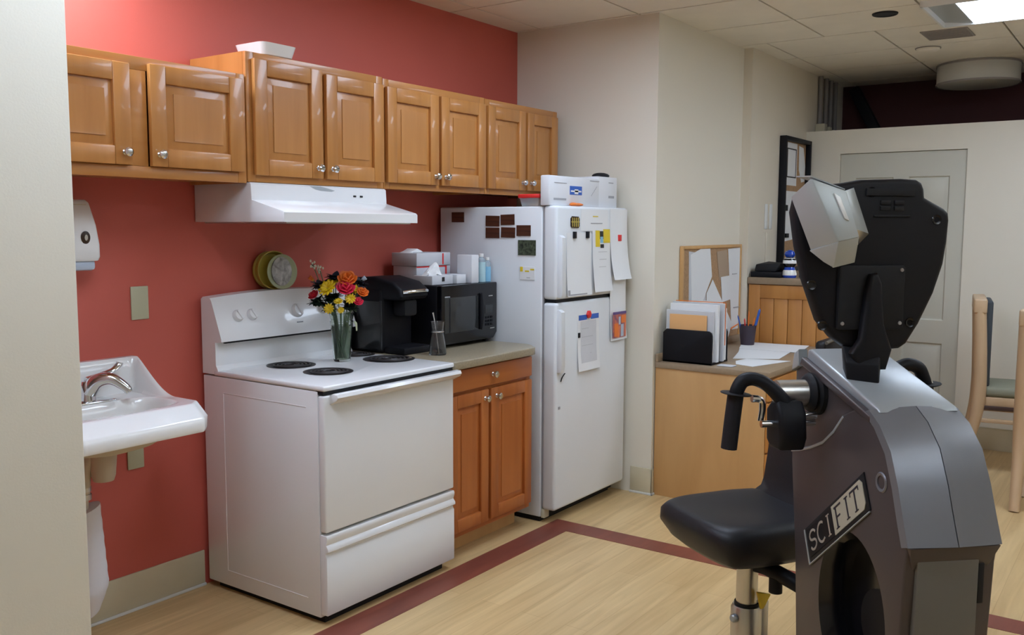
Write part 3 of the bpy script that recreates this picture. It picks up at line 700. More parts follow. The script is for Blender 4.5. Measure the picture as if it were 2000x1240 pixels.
# magnets on the fridge side
def sidemag(label, y0, y1, z0, z1, m, name='fridge_magnet', cat='magnet', group=None, tilt=0):
    b = B(); c = V((FX0, (y0+y1)/2, (z0+z1)/2))
    box(b, (FX0-.004, y1, z0), (FX0-.0003, y0, z1), .001, 1, M=Matrix.Translation(c) @ Matrix.Rotation(tilt, 4, 'X') @ Matrix.Translation(-c))
    return obj(name, b, m, None, label, cat, group)
GM = 'brown picture magnets on the refrigerator side'
sidemag('brown picture magnet alone at the top rear corner of the refrigerator side', -.117, -.200, 1.522, 1.574, BROWNMAG, group=GM, tilt=.0)
sidemag('brown magnet, upper left of the cluster of five on the refrigerator side', -.342, -.430, 1.501, 1.555, BROWNMAG, group=GM, tilt=.02)
sidemag('brown magnet, upper right of the cluster of five on the refrigerator side', -.437, -.524, 1.508, 1.561, BROWNMAG, group=GM, tilt=-.03)
sidemag('brown magnet, lower left of the cluster of five on the refrigerator side', -.342, -.430, 1.441, 1.494, BROWNMAG, group=GM)
sidemag('brown magnet, lower middle of the cluster of five on the refrigerator side', -.440, -.528, 1.444, 1.496, BROWNMAG, group=GM, tilt=.02)
sidemag('brown magnet, rightmost of the cluster of five on the refrigerator side', -.536, -.623, 1.453, 1.507, BROWNMAG, group=GM)
sidemag('dark green speckled square magnet on the refrigerator side below the brown ones', -.546, -.654, 1.357, 1.433, GREENMAG)
t = thing('magnet_card', 'small white card with yellow marks on the refrigerator side', 'card', (FX0-.003, -.604, 1.232))
b = B(); box(b, (FX0-.003, -.649, 1.234), (FX0-.0003, -.559, 1.300), .0008, 1); obj('card', b, PAPER, t)
b = B(); box(b, (FX0-.0038, -.577, 1.275), (FX0-.003, -.561, 1.299)); box(b, (FX0-.0038, -.615, 1.274), (FX0-.003, -.590, 1.281)); box(b, (FX0-.0038, -.646, 1.283), (FX0-.003, -.622, 1.290)); obj('yellow_marks', b, YEL, t)
b = B(); box(b, (FX0-.0036, -.621, 1.243), (FX0-.003, -.600, 1.246)); box(b, (FX0-.0036, -.615, 1.2735), (FX0-.003, -.59, 1.275)); obj('print', b, INK, t)
# fronts
def fsheet(name, label, x0, x1, z0, z1, m, curl=.0, cat='paper', skew=0, lines=0, y=FD-.0005, bow=.004, parent_only=False, nu=6, nv=12):
    t = thing(name, label, cat, ((x0+x1)/2, y, z0))
    def P_(u, v, e=0):
        z = z1+(z0-z1)*v; x = x0+(x1-x0)*u+skew*v
        return V((x, y-e-bow*math.sin(PI*u)*v-curl*v**3, z))
    b = B(); sheet(b, lambda u, v: (P_(u, v), (0, -1, 0)), nu, nv); obj('sheet', b, m, t)
    return t, P_
def marks(t, P_, rects, m, name='print', e=.0012):
    b = B()
    for u0, v0, u1, v1 in rects:
        sheet(b, lambda u, v: (P_(u0+(u1-u0)*u, v0+(v1-v0)*v, e), (0, -1, 0)), 4, 3, .0003)
    obj(name, b, m, t)
t, P_ = fsheet('notice_paper', 'blank white sheet held by two black clips on the freezer door', 1.600, 1.838, 1.150, 1.470, PAPER, curl=.01)
marks(t, P_, [(.02, .90, .10, .985), (.08, .965, .78, .985)], INK)
for k, x in enumerate((1.668, 1.795)):
    b = B(); box(b, (x-.012, FD-.012, 1.442), (x+.012, FD-.001, 1.476), .002); obj('magnet_clip', b, BLACKP, None, ['black magnetic clip at the left of the blank freezer sheet', 'black magnetic clip at the right of the blank freezer sheet'][k], 'clip', 'black magnetic clips on the freezer door')
t, P_ = fsheet('flyer', 'white flyer with a yellow and black heading on the freezer door', 1.845, 2.030, 1.160, 1.488, PAPER, curl=.016, skew=.012, y=FD-.004)
marks(t, P_, [(.16, .02, .40, .28), (.60, .0, .99, .22)], YEL, 'yellow_block')
marks(t, P_, [(.40, .03, .60, .16)], BLKINK, 'black_block', .0016); marks(t, P_, [(.42, .24, .62, .30)], BLKINK, 'black_block', .0016)
marks(t, P_, [(.42, .12, .58, .22)], LBLUE, 'blue_emblem', .0018)
marks(t, P_, [(.3, .36, .8, .365), (.35, .48, .75, .486), (.3, .6, .7, .605)], INK)
t, P_ = fsheet('note_card', 'white card with two short printed lines at the top of the freezer door', 1.735, 2.010, 1.478, 1.590, PAPER)
marks(t, P_, [(.42, .30, .62, .345)], YEL, 'gold_line'); marks(t, P_, [(.34, .62, .78, .66)], INK)
t = thing('barrel_magnet', 'rounded black and gold magnet on the freezer door', 'magnet', (1.675, FD-.004, 1.495))
b = B(); prism(b, [(1.632, 1.505), (1.642, 1.496), (1.706, 1.494), (1.716, 1.503), (1.716, 1.540), (1.706, 1.551), (1.645, 1.553), (1.632, 1.542)], lambda u, v, w: (u, FD-w, v), .0006, .006, .0015); obj('body', b, BROWNP, t)
b = B()
for k in range(4): box(b, (1.642+k*.018, FD-.0068, 1.500), (1.650+k*.018, FD-.006, 1.546))
box(b, (1.634, FD-.0072, 1.522), (1.714, FD-.006, 1.527)); obj('gold_bars', b, YPLATE, t)
t, P_ = fsheet('calendar_sheet', 'long white sheet hanging off the right edge of the freezer door, bottom curled', 2.035, 2.226, 1.216, 1.596, PAPER, curl=.035, y=FD-.001)
b = B(); box(b, (2.118, FD-.012, 1.424), (2.150, FD-.004, 1.458), .002); obj('fridge_magnet', b, REDP, None, 'small red magnet on the long sheet at the freezer right edge', 'magnet')
t, P_ = fsheet('paper_strip', 'white strip hanging across the gap between freezer and refrigerator doors', 2.045, 2.222, .885, 1.235, PAPER, curl=.012, y=FD-.0012)
t, P_ = fsheet('photo_print', 'orange and purple photo on the refrigerator door right edge', 2.052, 2.200, .898, 1.040, PHOTO, y=FD-.018, bow=.002, cat='photo')
marks(t, P_, [(0, 0, 1, .10)], mat('purple_print', (.10, .06, .22), .4, bump=.01), 'purple_band'); marks(t, P_, [(.42, .2, .56, .5), (.58, .5, .80, .97)], PPALE, 'pale_shape'); marks(t, P_, [(.62, .15, .95, .45), (.1, .45, .4, .95)], ORANGEM, 'orange_shape', .0015)
t, P_ = fsheet('form_sheet', 'printed form with a blue heading band on the refrigerator door', 1.712, 1.930, .757, 1.050, PAPER, curl=.012)
marks(t, P_, [(.05, .01, .42, .10), (.60, .01, .98, .10)], BLUE, 'blue_heading')
marks(t, P_, [(.14, .12, .86, .86)], PAPER2, 'grey_field', .0009); marks(t, P_, [(.18, .25, .5, .256), (.18, .4, .7, .405), (.18, .55, .7, .555), (.2, .7, .6, .705)], INK)
b = B(); lathe(b, [(.022, 0), (.022, .006), (.015, .012), (0, .014)], (1.818, FD-.002, 1.047), (0, -1, 0), 6); obj('fridge_magnet', b, REDP, None, 'red hexagonal magnet holding the form on the refrigerator door', 'magnet')
b = B(); box(b, (1.716, FD-.006, .932), (1.735, FD-.0015, .958), .001); obj('fridge_magnet', b, BLACKP, None, 'tiny black magnet at the left edge of the printed form', 'magnet')
b = B(); box(b, (1.535, FD-.004, .588), (1.55, FD-.0005, .602), .001); obj('fridge_magnet', b, INK, None, 'tiny grey magnet low on the left of the refrigerator door', 'magnet')
b = B(); tube(b, [(1.552, FD-.004, .728), (1.565, FD-.004, .748), (1.590, FD-.004, .765)], .003, 6); obj('hook', b, BLACKP, None, 'thin black hook under the refrigerator door handle', 'hook')
# on top of the fridge
t = thing('cardboard_box', 'small white upright carton at the right front corner of the refrigerator top', 'box', (2.09, -.58, FH+.005))
b = B(); box(b, (1.987, -.728, FH+.0045), (2.195, -.42, 1.768), .005); obj('carton', b, CARDW, t)
b = B(); box(b, (2.10, -.7292, 1.655), (2.16, -.7282, 1.668)); box(b, (2.10, -.7292, 1.735), (2.15, -.7282, 1.740)); obj('print', b, INK, t)
t = thing('cardboard_box', 'wide flat white carton with blue label on top of the refrigerator', 'box', (1.74, -.70, FH+.005))
b = B(); box(b, (1.500, -.735, FH+.0045), (1.985, -.682, 1.752), .006); obj('carton', b, CARDW, t)
b = B(); box(b, (1.690, -.7362, 1.662), (1.808, -.7352, 1.706)); obj('blue_label', b, BLUE, t)
b = B(); box(b, (1.700, -.7372, 1.676), (1.800, -.7362, 1.684)); box(b, (1.735, -.7372, 1.666), (1.77, -.7362, 1.690)); obj('label_emblem', b, PAPER, t)
b = B(); box(b, (1.54, -.7362, 1.632), (1.655, -.7352, 1.642)); box(b, (1.545, -.7362, 1.716), (1.66, -.7352, 1.719)); obj('print', b, INK, t)
b = B(); hexa(b, [(1.90, -.7362, 1.66), (1.903, -.7362, 1.66), (1.963, -.7362, 1.712), (1.96, -.7362, 1.712), (1.90, -.735, 1.66), (1.903, -.735, 1.66), (1.963, -.735, 1.712), (1.96, -.735, 1.712)]); box(b, (1.89, -.7362, 1.738), (1.985, -.7345, 1.7415)); obj('crease', b, INK, t)
b = B(); ball(b, (2.13, -.66, 1.778), .05, 1.2, .9, .35, 12); obj('glove', b, BLACKM, None, 'small black crumpled item lying on the box on the refrigerator', 'glove')
b = B(); ball(b, (1.735, -.752, FH+.0125), .012, 5, 1.1, .7, 12); ball(b, (1.70, -.752, FH+.013), .013, 2.6, 1.1, .75, 12); obj('snack_packet', b, ORANGEM, None, 'flat orange packet in front of the box on the refrigerator', 'packet')
t = thing('food_container', 'clear food container with red lid on top of the refrigerator', 'container', (1.57, -.61, FH))
b = B(); hexa(b, [(1.525, -.655, FH+.001), (1.625, -.655, FH+.001), (1.625, -.555, FH+.001), (1.525, -.555, FH+.001), (1.514, -.666, 1.648), (1.636, -.666, 1.648), (1.636, -.545, 1.648), (1.514, -.545, 1.648)], .004); obj('tub', b, CLEARP, t)
b = B(); box(b, (1.510, -.671, 1.642), (1.640, -.540, 1.662), .005); obj('lid', b, REDP, t)

# ================================================================ COUNTER APPLIANCES
MX0, MX1, MY0, MY1, MZ0, MZ1 = 1.050, 1.492, -.425, -.055, .933, 1.218
t = thing('microwave', 'black microwave oven on the worktop against the refrigerator', 'microwave', (1.27, -.24, .915))
b = B(); box(b, (MX0, MY0+.03, MZ0), (MX1, MY1, MZ1), .008, 3); obj('housing', b, BLACKP, t)
b = B(); prism(b, [(MX0, MZ0+.012), (MX0+.012, MZ0), (MX1-.03, MZ0), (MX1, MZ0+.03), (MX1, MZ1-.004), (MX1-.004, MZ1), (MX0+.004, MZ1), (MX0, MZ1-.004)], lambda u, v, w: (u, MY0+.03-w*(1), v), 0, .03, .004); dr = obj('door', b, BLACKG, t)
b = B(); box(b, (1.072, MY0-.0015, .988), (1.335, MY0+.001, 1.158), .001); obj('window', b, DARKGLASS, dr)
b = B(); box(b, (1.105, MY0-.0028, .990), (1.111, MY0-.0015, 1.156)); obj('window_divider', b, BLACKP, dr)
b = B(); box(b, (1.072, MY0-.003, 1.160), (1.11, MY0, 1.166), .001); obj('brand_strip', b, SILVERSH, dr)
b = B(); prism(b, [(1.340, 1.165), (1.352, 1.17), (1.368, 1.09), (1.368, 1.05), (1.352, .985), (1.340, .99)], lambda u, v, w: (u, MY0-w, v), 0, .014, .004); obj('handle', b, BLACKP, dr)
b = B(); box(b, (1.392, MY0-.0015, 1.062), (1.455, MY0+.001, 1.105), .001); obj('display', b, DARKGLASS, t)
b = B()
for k in range(3):
    for j in range(3): box(b, (1.395+k*.022, MY0-.002, 1.0+j*.018), (1.411+k*.022, MY0, 1.012+j*.018), .001)
obj('keypad', b, BLACKP, t)
b = B(); box(b, (1.418, MY0-.003, 1.148), (1.452, MY0, 1.153), .001); box(b, (1.432, MY0-.003, .983), (1.468, MY0, .988), .001); obj('chrome_marks', b, STEEL, t)
for x, y in ((1.09, -.38), (1.45, -.38), (1.09, -.1), (1.45, -.1)):
    b = B(); cyl(b, (x, y, .9155), (x, y, .935), .014); obj('foot', b, RUBBER, t)

# coffee maker
CX0, CX1 = .770, .985
t = thing('coffee_maker', 'black single-serve coffee maker on the worktop beside the stove', 'coffee maker', (.88, -.33, .915))
b = B(); box(b, (.772, -.30, .9155), (.985, -.075, 1.215), .02, 3); obj('body', b, BLACKP, t)
b = B(); hp = [(-.075, 1.19), (-.075, 1.235), (-.13, 1.262), (-.24, 1.268), (-.36, 1.245), (-.405, 1.215), (-.41, 1.18), (-.395, 1.165), (-.30, 1.16)]
prism(b, hp, lambda u, v, w: (w, u, v), .780, .975, .016, 3); obj('brew_head', b, BLACKP, t)
b = B(); box(b, (.835, -.385, 1.085), (.925, -.305, 1.165), .015); obj('spout', b, BLACKM, t)
b = B(); box(b, (.785, -.425, .9155), (.975, -.30, .948), .008); obj('drip_tray', b, BLACKP, t)
b = B(); tube(b, [(.800, -.405, 1.20), (.84, -.43, 1.205), (.92, -.435, 1.205), (.955, -.415, 1.20), (.965, -.37, 1.215)], .0085, 10); obj('chrome_lift_handle', b, CHROME, t)
b = B(); box(b, (.773, -.30, .93), (.7735, -.13, 1.16)); box(b, (.7712, -.29, .935), (.7722, -.14, 1.155), .0004); obj('water_tank', b, DARKGLASS, t)

# carafe with spoon
cx, cy = .905, -.52
t = thing('glass_carafe', 'small smoky glass flask on the worktop in front of the microwave', 'carafe', (cx, cy, .9155))
o_ = [(0, 0), (.038, 0), (.041, .006), (.036, .05), (.027, .10), (.026, .115), (.030, .148), (.032, .152)]
b = B(); lathe(b, o_+[(r-.002, z) for r, z in o_[::-1] if z > .004]+[(0, .004)], (cx, cy, .9155), seg=28); obj('glass', b, SMOKE, t)
b = B(); lathe(b, [(.0285, .103), (.0295, .104), (.0295, .107), (.0285, .108)], (cx, cy, .9155), seg=28, cap=False); obj('silver_band', b, STEEL, t)
b = B(); tube(b, [(cx+.008, cy, .925), (cx-.012, cy+.006, 1.06), (cx-.022, cy+.009, 1.11)], [.002, .002, .0042], 8); obj('teaspoon', b, CHROME, None, 'bright metal spoon standing in the small glass flask', 'spoon')

# things on the microwave
ZM = MZ1+.0005
t = thing('tissue_box', 'grey and white tissue box with tissue pulled up, on the microwave', 'tissue box', (1.17, -.29, ZM))
b = B(); box(b, (1.058, -.36, ZM), (1.215, -.24, ZM+.044), .003); tb = obj('carton', b, PAPER2, t)
b = B(); box(b, (1.130, -.3612, ZM+.015), (1.150, -.3602, ZM+.036)); obj('logo_square', b, BLKINK, t)
b = B(); box(b, (1.215, -.359, ZM), (1.216, -.241, ZM+.043)); obj('printed_end', b, CARDW, t)
b = B(); rr = []
for k in range(9):
    q = k/8; n_ = 20
    rr.append([b.verts.new(V((1.13+.03*(q-.2)+(.055*(1-q)**.7+.005)*math.cos(2*PI*j/n_), -.30+(.028*(1-q)+.004)*math.sin(2*PI*j/n_)*(1+.5*math.sin(j*2.3+q*4)), ZM+.044+.062*q+.006*math.sin(j*1.7+k)*(1-q)))) for j in range(n_)])
for a, c in zip(rr, rr[1:]):
    for j in range(n_): b.faces.new((a[j], a[(j+1) % n_], c[(j+1) % n_], c[j]))
b.faces.new(rr[0][::-1]); b.faces.new(rr[-1]); obj('tissue', b, TISSUE, t)
b = B(); box(b, (1.215+.012, -.375, ZM), (1.300, -.28, ZM+.045), .002); obj('card_box', b, CARDW, None, 'small white printed carton right of the tissue box on the microwave', 'box')
t = thing('glove_box', 'grey-white carton with red stripe, lower of the stack behind the tissue box', 'box', (1.24, -.14, ZM))
b = B(); box(b, (1.10, -.225, ZM), (1.36, -.07, ZM+.085), .003); obj('carton', b, PAPER2, t)
b = B(); box(b, (1.10, -.2262, ZM+.078), (1.33, -.2252, ZM+.084)); box(b, (1.318, -.2264, ZM+.02), (1.33, -.2254, ZM+.084)); obj('red_stripe', b, REDP, t)
t = thing('glove_box', 'grey-white carton lying on top of the stack behind the tissue box', 'box', (1.23, -.14, ZM+.086))
b = B(); box(b, (1.095, -.23, ZM+.0855), (1.355, -.065, ZM+.150), .003); obj('carton', b, PAPER2, t)
b = B(); box(b, (1.29, -.2312, ZM+.09), (1.30, -.2302, ZM+.146)); obj('red_stripe', b, REDP, t)
b = B(); prism(b, [(1.11, 0), (1.22, 0), (1.20, .010), (1.17, .02), (1.14, .008)], lambda u, v, w: (u, w, ZM+.1505+v), -.17, -.10, .003); obj('paper_scrap', b, TISSUE, None, 'crumpled white tissue on top of the carton stack on the microwave', 'tissue')
b = B(); box(b, (1.308, -.405, ZM), (1.366, -.31, ZM+.14), .004); obj('card_box', b, CARDW, None, 'upright white carton beside the bottles on the microwave', 'box')
def bottle(x, y, r, h, m, label, cap=WPLAST, fill=.6):
    t = thing('bottle', label, 'bottle', (x, y, ZM), 'bottles on the microwave')
    b = B(); lathe(b, [(0, 0), (r, 0), (r, h*.72), (r*.9, h*.80), (r*.45, h*.86), (r*.45, h*.9), (0, h*.9)], (x, y, ZM), seg=20); obj('bottle_body', b, CLEARP, t)
    b = B(); lathe(b, [(0, .001), (r*1.02, .001), (r*1.02, h*fill), (0, h*fill)], (x, y, ZM), seg=20); obj('coloured_band', b, m, t)
    b = B(); lathe(b, [(r*.55, h*.88), (r*.55, h*.99), (r*.4, h), (0, h)], (x, y, ZM), seg=16); obj('cap', b, cap, t)
bottle(1.398, -.34, .018, .135, CLEARP, 'slim clear bottle, leftmost on the microwave', fill=.3)
bottle(1.432, -.37, .022, .145, mat('pale_aqua_liquid', (.45, .66, .72), .2, bump=.01), 'pale aqua bottle, middle of the bottles on the microwave', fill=.7)
bottle(1.470, -.38, .018, .125, LBLUE, 'bright blue bottle, rightmost on the microwave', fill=.62)

# ================================================================ SINK, SOAP, PLATES
SXL, SXR = -.83, -.296
t = thing('wall_sink', 'white porcelain wall-hung sink beside the beige foreground wall', 'sink', (-.57, -.25, .64))
def ss(a, b_, v): v = max(0, min(1, (v-a)/(b_-a))); return v*v*(3-2*v)
def sink_z(x, d):
    # d: distance from the wall
    side = min(x-SXL, SXR-x)
    arm = 1.003 if d < .035 else 1.003-.131*ss(.035, .27, d)**.62      # outline of the raised back and its side arms
    deck = .872
    inner_side = ss(.012, .030, side); back = ss(.032, .050, d)
    z = arm+(deck-arm)*inner_side*back
    ex = (x-(SXL+SXR)/2)/.222; ey = (d-.285)/.122
    rr = (abs(ex)**3.4+abs(ey)**3.4)**(1/3.4)
    return z-ss(1.0, .78, rr)*.12
def yfront(x): return .434-.042*max(0, 1-min(x-SXL, SXR-x)/.045)       # clipped front corners
b = B(); NU, NV = 64, 60
xi = [SXL+(SXR-SXL)*i/NU for i in range(NU+1)]
grid = [[b.verts.new(V((x, -.002-yfront(x)*j/NV, sink_z(x, yfront(x)*j/NV)))) for j in range(NV+1)] for x in xi]
for i in range(NU):
    for j in range(NV): b.faces.new((grid[i][j], grid[i+1][j], grid[i+1][j+1], grid[i][j+1]))
def row(y, z, ins=0, cl=1): return [b.verts.new(V((min(max(x, SXL+ins), SXR-ins), y+cl*(.434-yfront(x)), z))) for x in xi]
prev = [grid[i][NV] for i in range(NU+1)]
seq = [row(-.445, .868), row(-.494, .831), None, row(-.494, .831), row(-.500, .826), row(-.501, .790, .002), row(-.496, .779, .008), None, row(-.496, .779, .008), row(-.40, .772, .010), row(-.002, .80, .012, 0)]
for r_ in seq:
    if r_ is None: prev = None; continue
    if prev is not None:
        for i in range(NU): b.faces.new((prev[i], prev[i+1], r_[i+1], r_[i]))
    else:
        pass
    prev = r_
# side walls
for i in (0, NU):
    top_ = grid[i]; lo_ = [b.verts.new(V((xi[i]+(.006 if i == 0 else -.006), v.co.y, .779+.02*(1-j/NV)))) for j, v in enumerate(top_)]
    up_ = [b.verts.new(v.co.copy()) for v in top_]
    for j in range(NV): b.faces.new((up_[j], up_[j+1], lo_[j+1], lo_[j]))
    f0 = b.verts.new(V((xi[i], -.445+.042, .868))); f1 = b.verts.new(V((xi[i], -.501+.042, .826))); f2 = b.verts.new(V((xi[i]+(.006 if i == 0 else -.006), -.496+.042, .779)))
    b.faces.new((up_[NV], f0, f1, f2, lo_[NV]))
bas = obj('basin', b, PORC, t, sharp=60)
b = B(); lathe(b, [(.24, .79), (.23, .765), (.17, .735), (.09, .72), (0, .718)], (-.57, -.28, 0), seg=32, sy=.62, sx=1); obj('bowl_underside', b, CREAM, t)
b = B(); box(b, (-.66, -.165, .868), (-.46, -.085, .880), .008, 3); lathe(b, [(.03, 0), (.026, .03), (.028, .055), (.02, .07), (0, .074)], (-.545, -.115, .878), seg=20)
tube(b, [(-.545, -.11, .895), (-.525, -.14, .945), (-.49, -.175, .955), (-.455, -.205, .925), (-.445, -.215, .905)], [.030, .026, .021, .016, .013], 14); obj('faucet', b, CHROME, t)
b = B(); tube(b, [(-.545, -.115, .95), (-.49, -.10, .958), (-.43, -.085, .968), (-.40, -.08, .985), (-.395, -.08, .995)], [.015, .011, .010, .012, .013], 10, flat=.7); obj('faucet_lever', b, CHROME, t)
b = B(); lathe(b, [(.017, 0), (.017, .004), (0, .006)], (-.57, -.295, .743), seg=16); obj('drain_ring', b, STEEL, t)
b = B(); lathe(b, [(.0, .60), (.034, .602), (.040, .62), (.048, .71), (.05, .728)], (-.545, -.20, 0), seg=24); obj('drain_cup', b, BEIGEPVC, t)
b = B(); lathe(b, [(.052, .705), (.052, .725), (.03, .73)], (-.545, -.20, 0), seg=24, cap=False); obj('black_gasket', b, BLACKM, t)
b = B(); tube(b, [(-.545, -.20, .70), (-.585, -.18, .68), (-.592, -.16, .62), (-.592, -.15, .54)], .021, 12); cyl(b, (-.592, -.15, .55), (-.592, -.15, .46), .014); obj('drain_pipe', b, BEIGEPVC, t)
b = B(); cyl(b, (-.592, -.15, .535), (-.592, -.15, .555), .025); cyl(b, (-.592, -.15, .565), (-.592, -.15, .58), .025); obj('pipe_coupling', b, STEEL, t)
b = B(); rr = []
for k in range(25):
    q = k/24; z = .500-.385*q; r_ = (.048+.014*q if q < .78 else .059-.16*(q-.78))*(1+.018*math.sin(q*44)); r_ = max(r_, .02)
    rr.append([b.verts.new(V((-.588+.012*q+r_*1.05*math.cos(2*PI*j/20), -.15+r_*.8*math.sin(2*PI*j/20), z+.016*math.cos(2*PI*j/20)))) for j in range(20)])
for a, c in zip(rr, rr[1:]):
    for j in range(20): b.faces.new((a[j], a[(j+1) % 20], c[(j+1) % 20], c[j]))
b.faces.new(rr[0][::-1]); b.faces.new(rr[-1]); obj('quilted_pipe_cover', b, QUILT, t)
t = thing('soap_dispenser', 'white wall soap dispenser above the sink with a small oval window', 'soap dispenser', (-.56, -.05, 1.33))
b = B(); pr = [(-.002, 1.375), (-.002, 1.585), (-.075, 1.588), (-.092, 1.578), (-.112, 1.50), (-.118, 1.43), (-.114, 1.385), (-.105, 1.372)]
prism(b, pr, lambda u, v, w: (w+(.0 if v < 1.5 else 0), u, v), -.64, -.470, .012, 3)
for v in b.verts:
    if v.co.z > 1.38: v.co.x = -.555+(v.co.x+.555)*(1-.30*((v.co.z-1.38)/.21)**1.6)
obj('cover', b, WPLAST, t, sharp=50)
b = B(); box(b, (-.628, -.10, 1.338), (-.482, -.01, 1.378), .012); obj('push_bar', b, PPALE, t)
b = B(); lathe(b, [(0, 0), (.017, 0), (.017, .004), (.013, .006), (0, .006)], (-.528, -.1145, 1.455), (0, -1, -.05), 20, sy=1.35); obj('sight_window', b, BROWNP, t)
b = B(); lathe(b, [(0, 0), (.006, 0), (.006, .002), (0, .0022)], (-.528, -.1205, 1.455), (0, -1, -.05), 14, sy=1.8); obj('window_glint', b, CHROME, t)
b = B(); box(b, (-.585, -.0945, 1.566), (-.508, -.088, 1.572), .001); obj('lid_seam', b, CREAM, t)
def plate_(label, x0, x1, z0, z1):
    b = B(); box(b, (x0, -.007, z0), (x1, -.0005, z1), .003); return obj('cover_plate', b, OLIVEP, None, label, 'wall plate', 'blank cover plates on the red wall')
plate_('pale olive blank cover plate on the red wall above the sink', -.293, -.219, 1.138, 1.266)
plate_('pale olive blank cover plate on the red wall partly behind the sink', -.331, -.262, .560, .690)

# ================================================================ DESK CORNER
DX0, DX1, DYF, DYB, DZT = 2.286, 3.49, -1.585, YA-.006, .755
t = thing('desk', 'maple desk with drawers against the beige wall right of the refrigerator', 'desk', (2.9, -1.25, 0))
b = B(); box(b, (DX0+.008, DYF+.02, 0), (DX0+.03, DYB, DZT-.032), .002); obj('side_panel', b, MAPLE, t)
b = B(); box(b, (DX0+.03, DYF+.02, .06), (2.80, DYB-.02, DZT-.032)); obj('pedestal', b, MAPLE, t)
b = B(); box(b, (2.80, YA-.03, .25), (DX1, YA-.012, DZT-.032)); obj('back_panel', b, MAPLE, t)
b = B(); box(b, (DX0, DYF, DZT-.032), (DX1, DYB, DZT), .004); obj('desktop', b, DESKTOP, t)
b = B(); box(b, (DX0, DYB-.018, DZT), (DX1, DYB, DZT+.045), .003); obj('backsplash', b, DESKTOP, t)
for za, zb in ((.60, .71), (.33, .59), (.075, .32)):
    b = B(); box(b, (DX0+.012, DYF+.001, za), (2.795, DYF+.019, zb), .003); dw = obj('drawer', b, OAK, t)
    b = B(); zz = (za+zb)/2; tube(b, [(2.48, DYF+.002, zz), (2.48, DYF-.022, zz), (2.60, DYF-.022, zz), (2.60, DYF+.002, zz)], .005, 8, 1); obj('handle', b, STEEL, dw)
# file organiser with folders
OX0, OX1, OY0, OY1 = 2.335, 2.56, -.955, -1.245
b = B(); box(b, (2.37, DYF-.006, .375), (2.405, DYF+.0005, .425), .001); obj('sticky_note', b, YEL, None, 'small yellow tag stuck on the desk drawer front', 'tag')
t = thing('file_organizer', 'black upright file organizer on the near end of the desk', 'file organizer', (2.44, -1.1, DZT))
b = B(); box(b, (OX0, OY1, DZT+.0005), (OX1, OY0, DZT+.012), .002); obj('base', b, BLACKP, t)
for k, x in enumerate((2.335, 2.425, 2.485, 2.545)):
    b = B(); hh = .185 if k == 0 else .19
    prism(b, [(OY0, DZT+.001), (OY1, DZT+.001), (OY1, DZT+hh-.025), (OY1+.006, DZT+hh-.008), (OY1+.02, DZT+hh), (OY0-.02, DZT+hh), (OY0, DZT+hh-.02)], lambda u, v, w: (w, u, v), x, x+.012, .002); obj('divider', b, BLACKP, t)
def folder(x, y0, y1, h, m, label, th=.004, rot=0):
    b = B(); box(b, (x, y1, DZT+.013), (x+th, y0, DZT+h), .001, 1); return obj('file_folder', b, m, None, label, 'folder', 'folders in the black organizer')
folder(2.352, -.985, -1.205, .268, PEACH, 'peach card folder at the front of the black organizer')
folder(2.362, -.960, -1.240, .290, PAPER2, 'grey-white folder right behind the peach one in the organizer', .012)
folder(2.380, -.975, -1.255, .325, PAPER, 'tall white paper bundle in the front slot of the organizer', .03)
folder(2.440, -.960, -1.265, .330, PAPER2, 'white folder with orange edge in the middle slot of the organizer', .02)
b = B(); box(b, (2.4605, -1.268, DZT+.10), (2.464, -1.262, DZT+.336)); box(b, (2.4605, -1.268, DZT+.332), (2.464, -.97, DZT+.336)); obj('orange_folder_edge', b, ORANGEM, None, 'thin orange folder edge showing above the white folders', 'folder')
folder(2.500, -.965, -1.250, .30, PAPER, 'white folder in the rear slot of the organizer', .02)
# papers lying on the desk
def flat(label, pts, z, m=PAPER, lines=True):
    b = B(); prism(b, pts, lambda u, v, w: (u, v, w), z, z+.0016); t = obj('desk_paper', b, m, None, label, 'paper', 'loose papers on the desk'); return t
flat('large printed sheet flat on the desk below the pen cup', [(2.66, -1.235), (2.95, -1.155), (3.44, -.985), (3.488, -1.36), (2.80, -1.455)], DZT+.0006)
flat('second sheet overlapping the large sheet towards the tall cabinet', [(3.10, -1.10), (3.38, -1.01), (3.488, -1.41), (3.12, -1.47)], DZT+.0026)
flat('white sheet at the desk front edge beside the organizer', [(2.58, -1.285), (2.70, -1.30), (2.76, -1.535), (2.43, -1.44), (2.47, -1.33)], DZT+.0006)
b = B()
for k in range(7): prism(b, [(2.93+k*.045, -1.21+k*.013), (2.936+k*.045, -1.212+k*.013), (2.93+k*.045, -1.40+k*.01), (2.924+k*.045, -1.40+k*.01)], lambda u, v, w: (u, v, w), DZT+.0046, DZT+.0050)
obj('desk_paper', b, PAPER2, None, 'faint grey ruled lines sheet lying over the large printed sheet', 'paper') if False else b.free()
b = B(); box(b, (2.345, -1.36, DZT+.0005), (2.405, -1.27, DZT+.006), .002, M=None); obj('sticky_note', b, PAPER2, None, 'small pale note pad on the desk edge in front of the organizer', 'note pad')
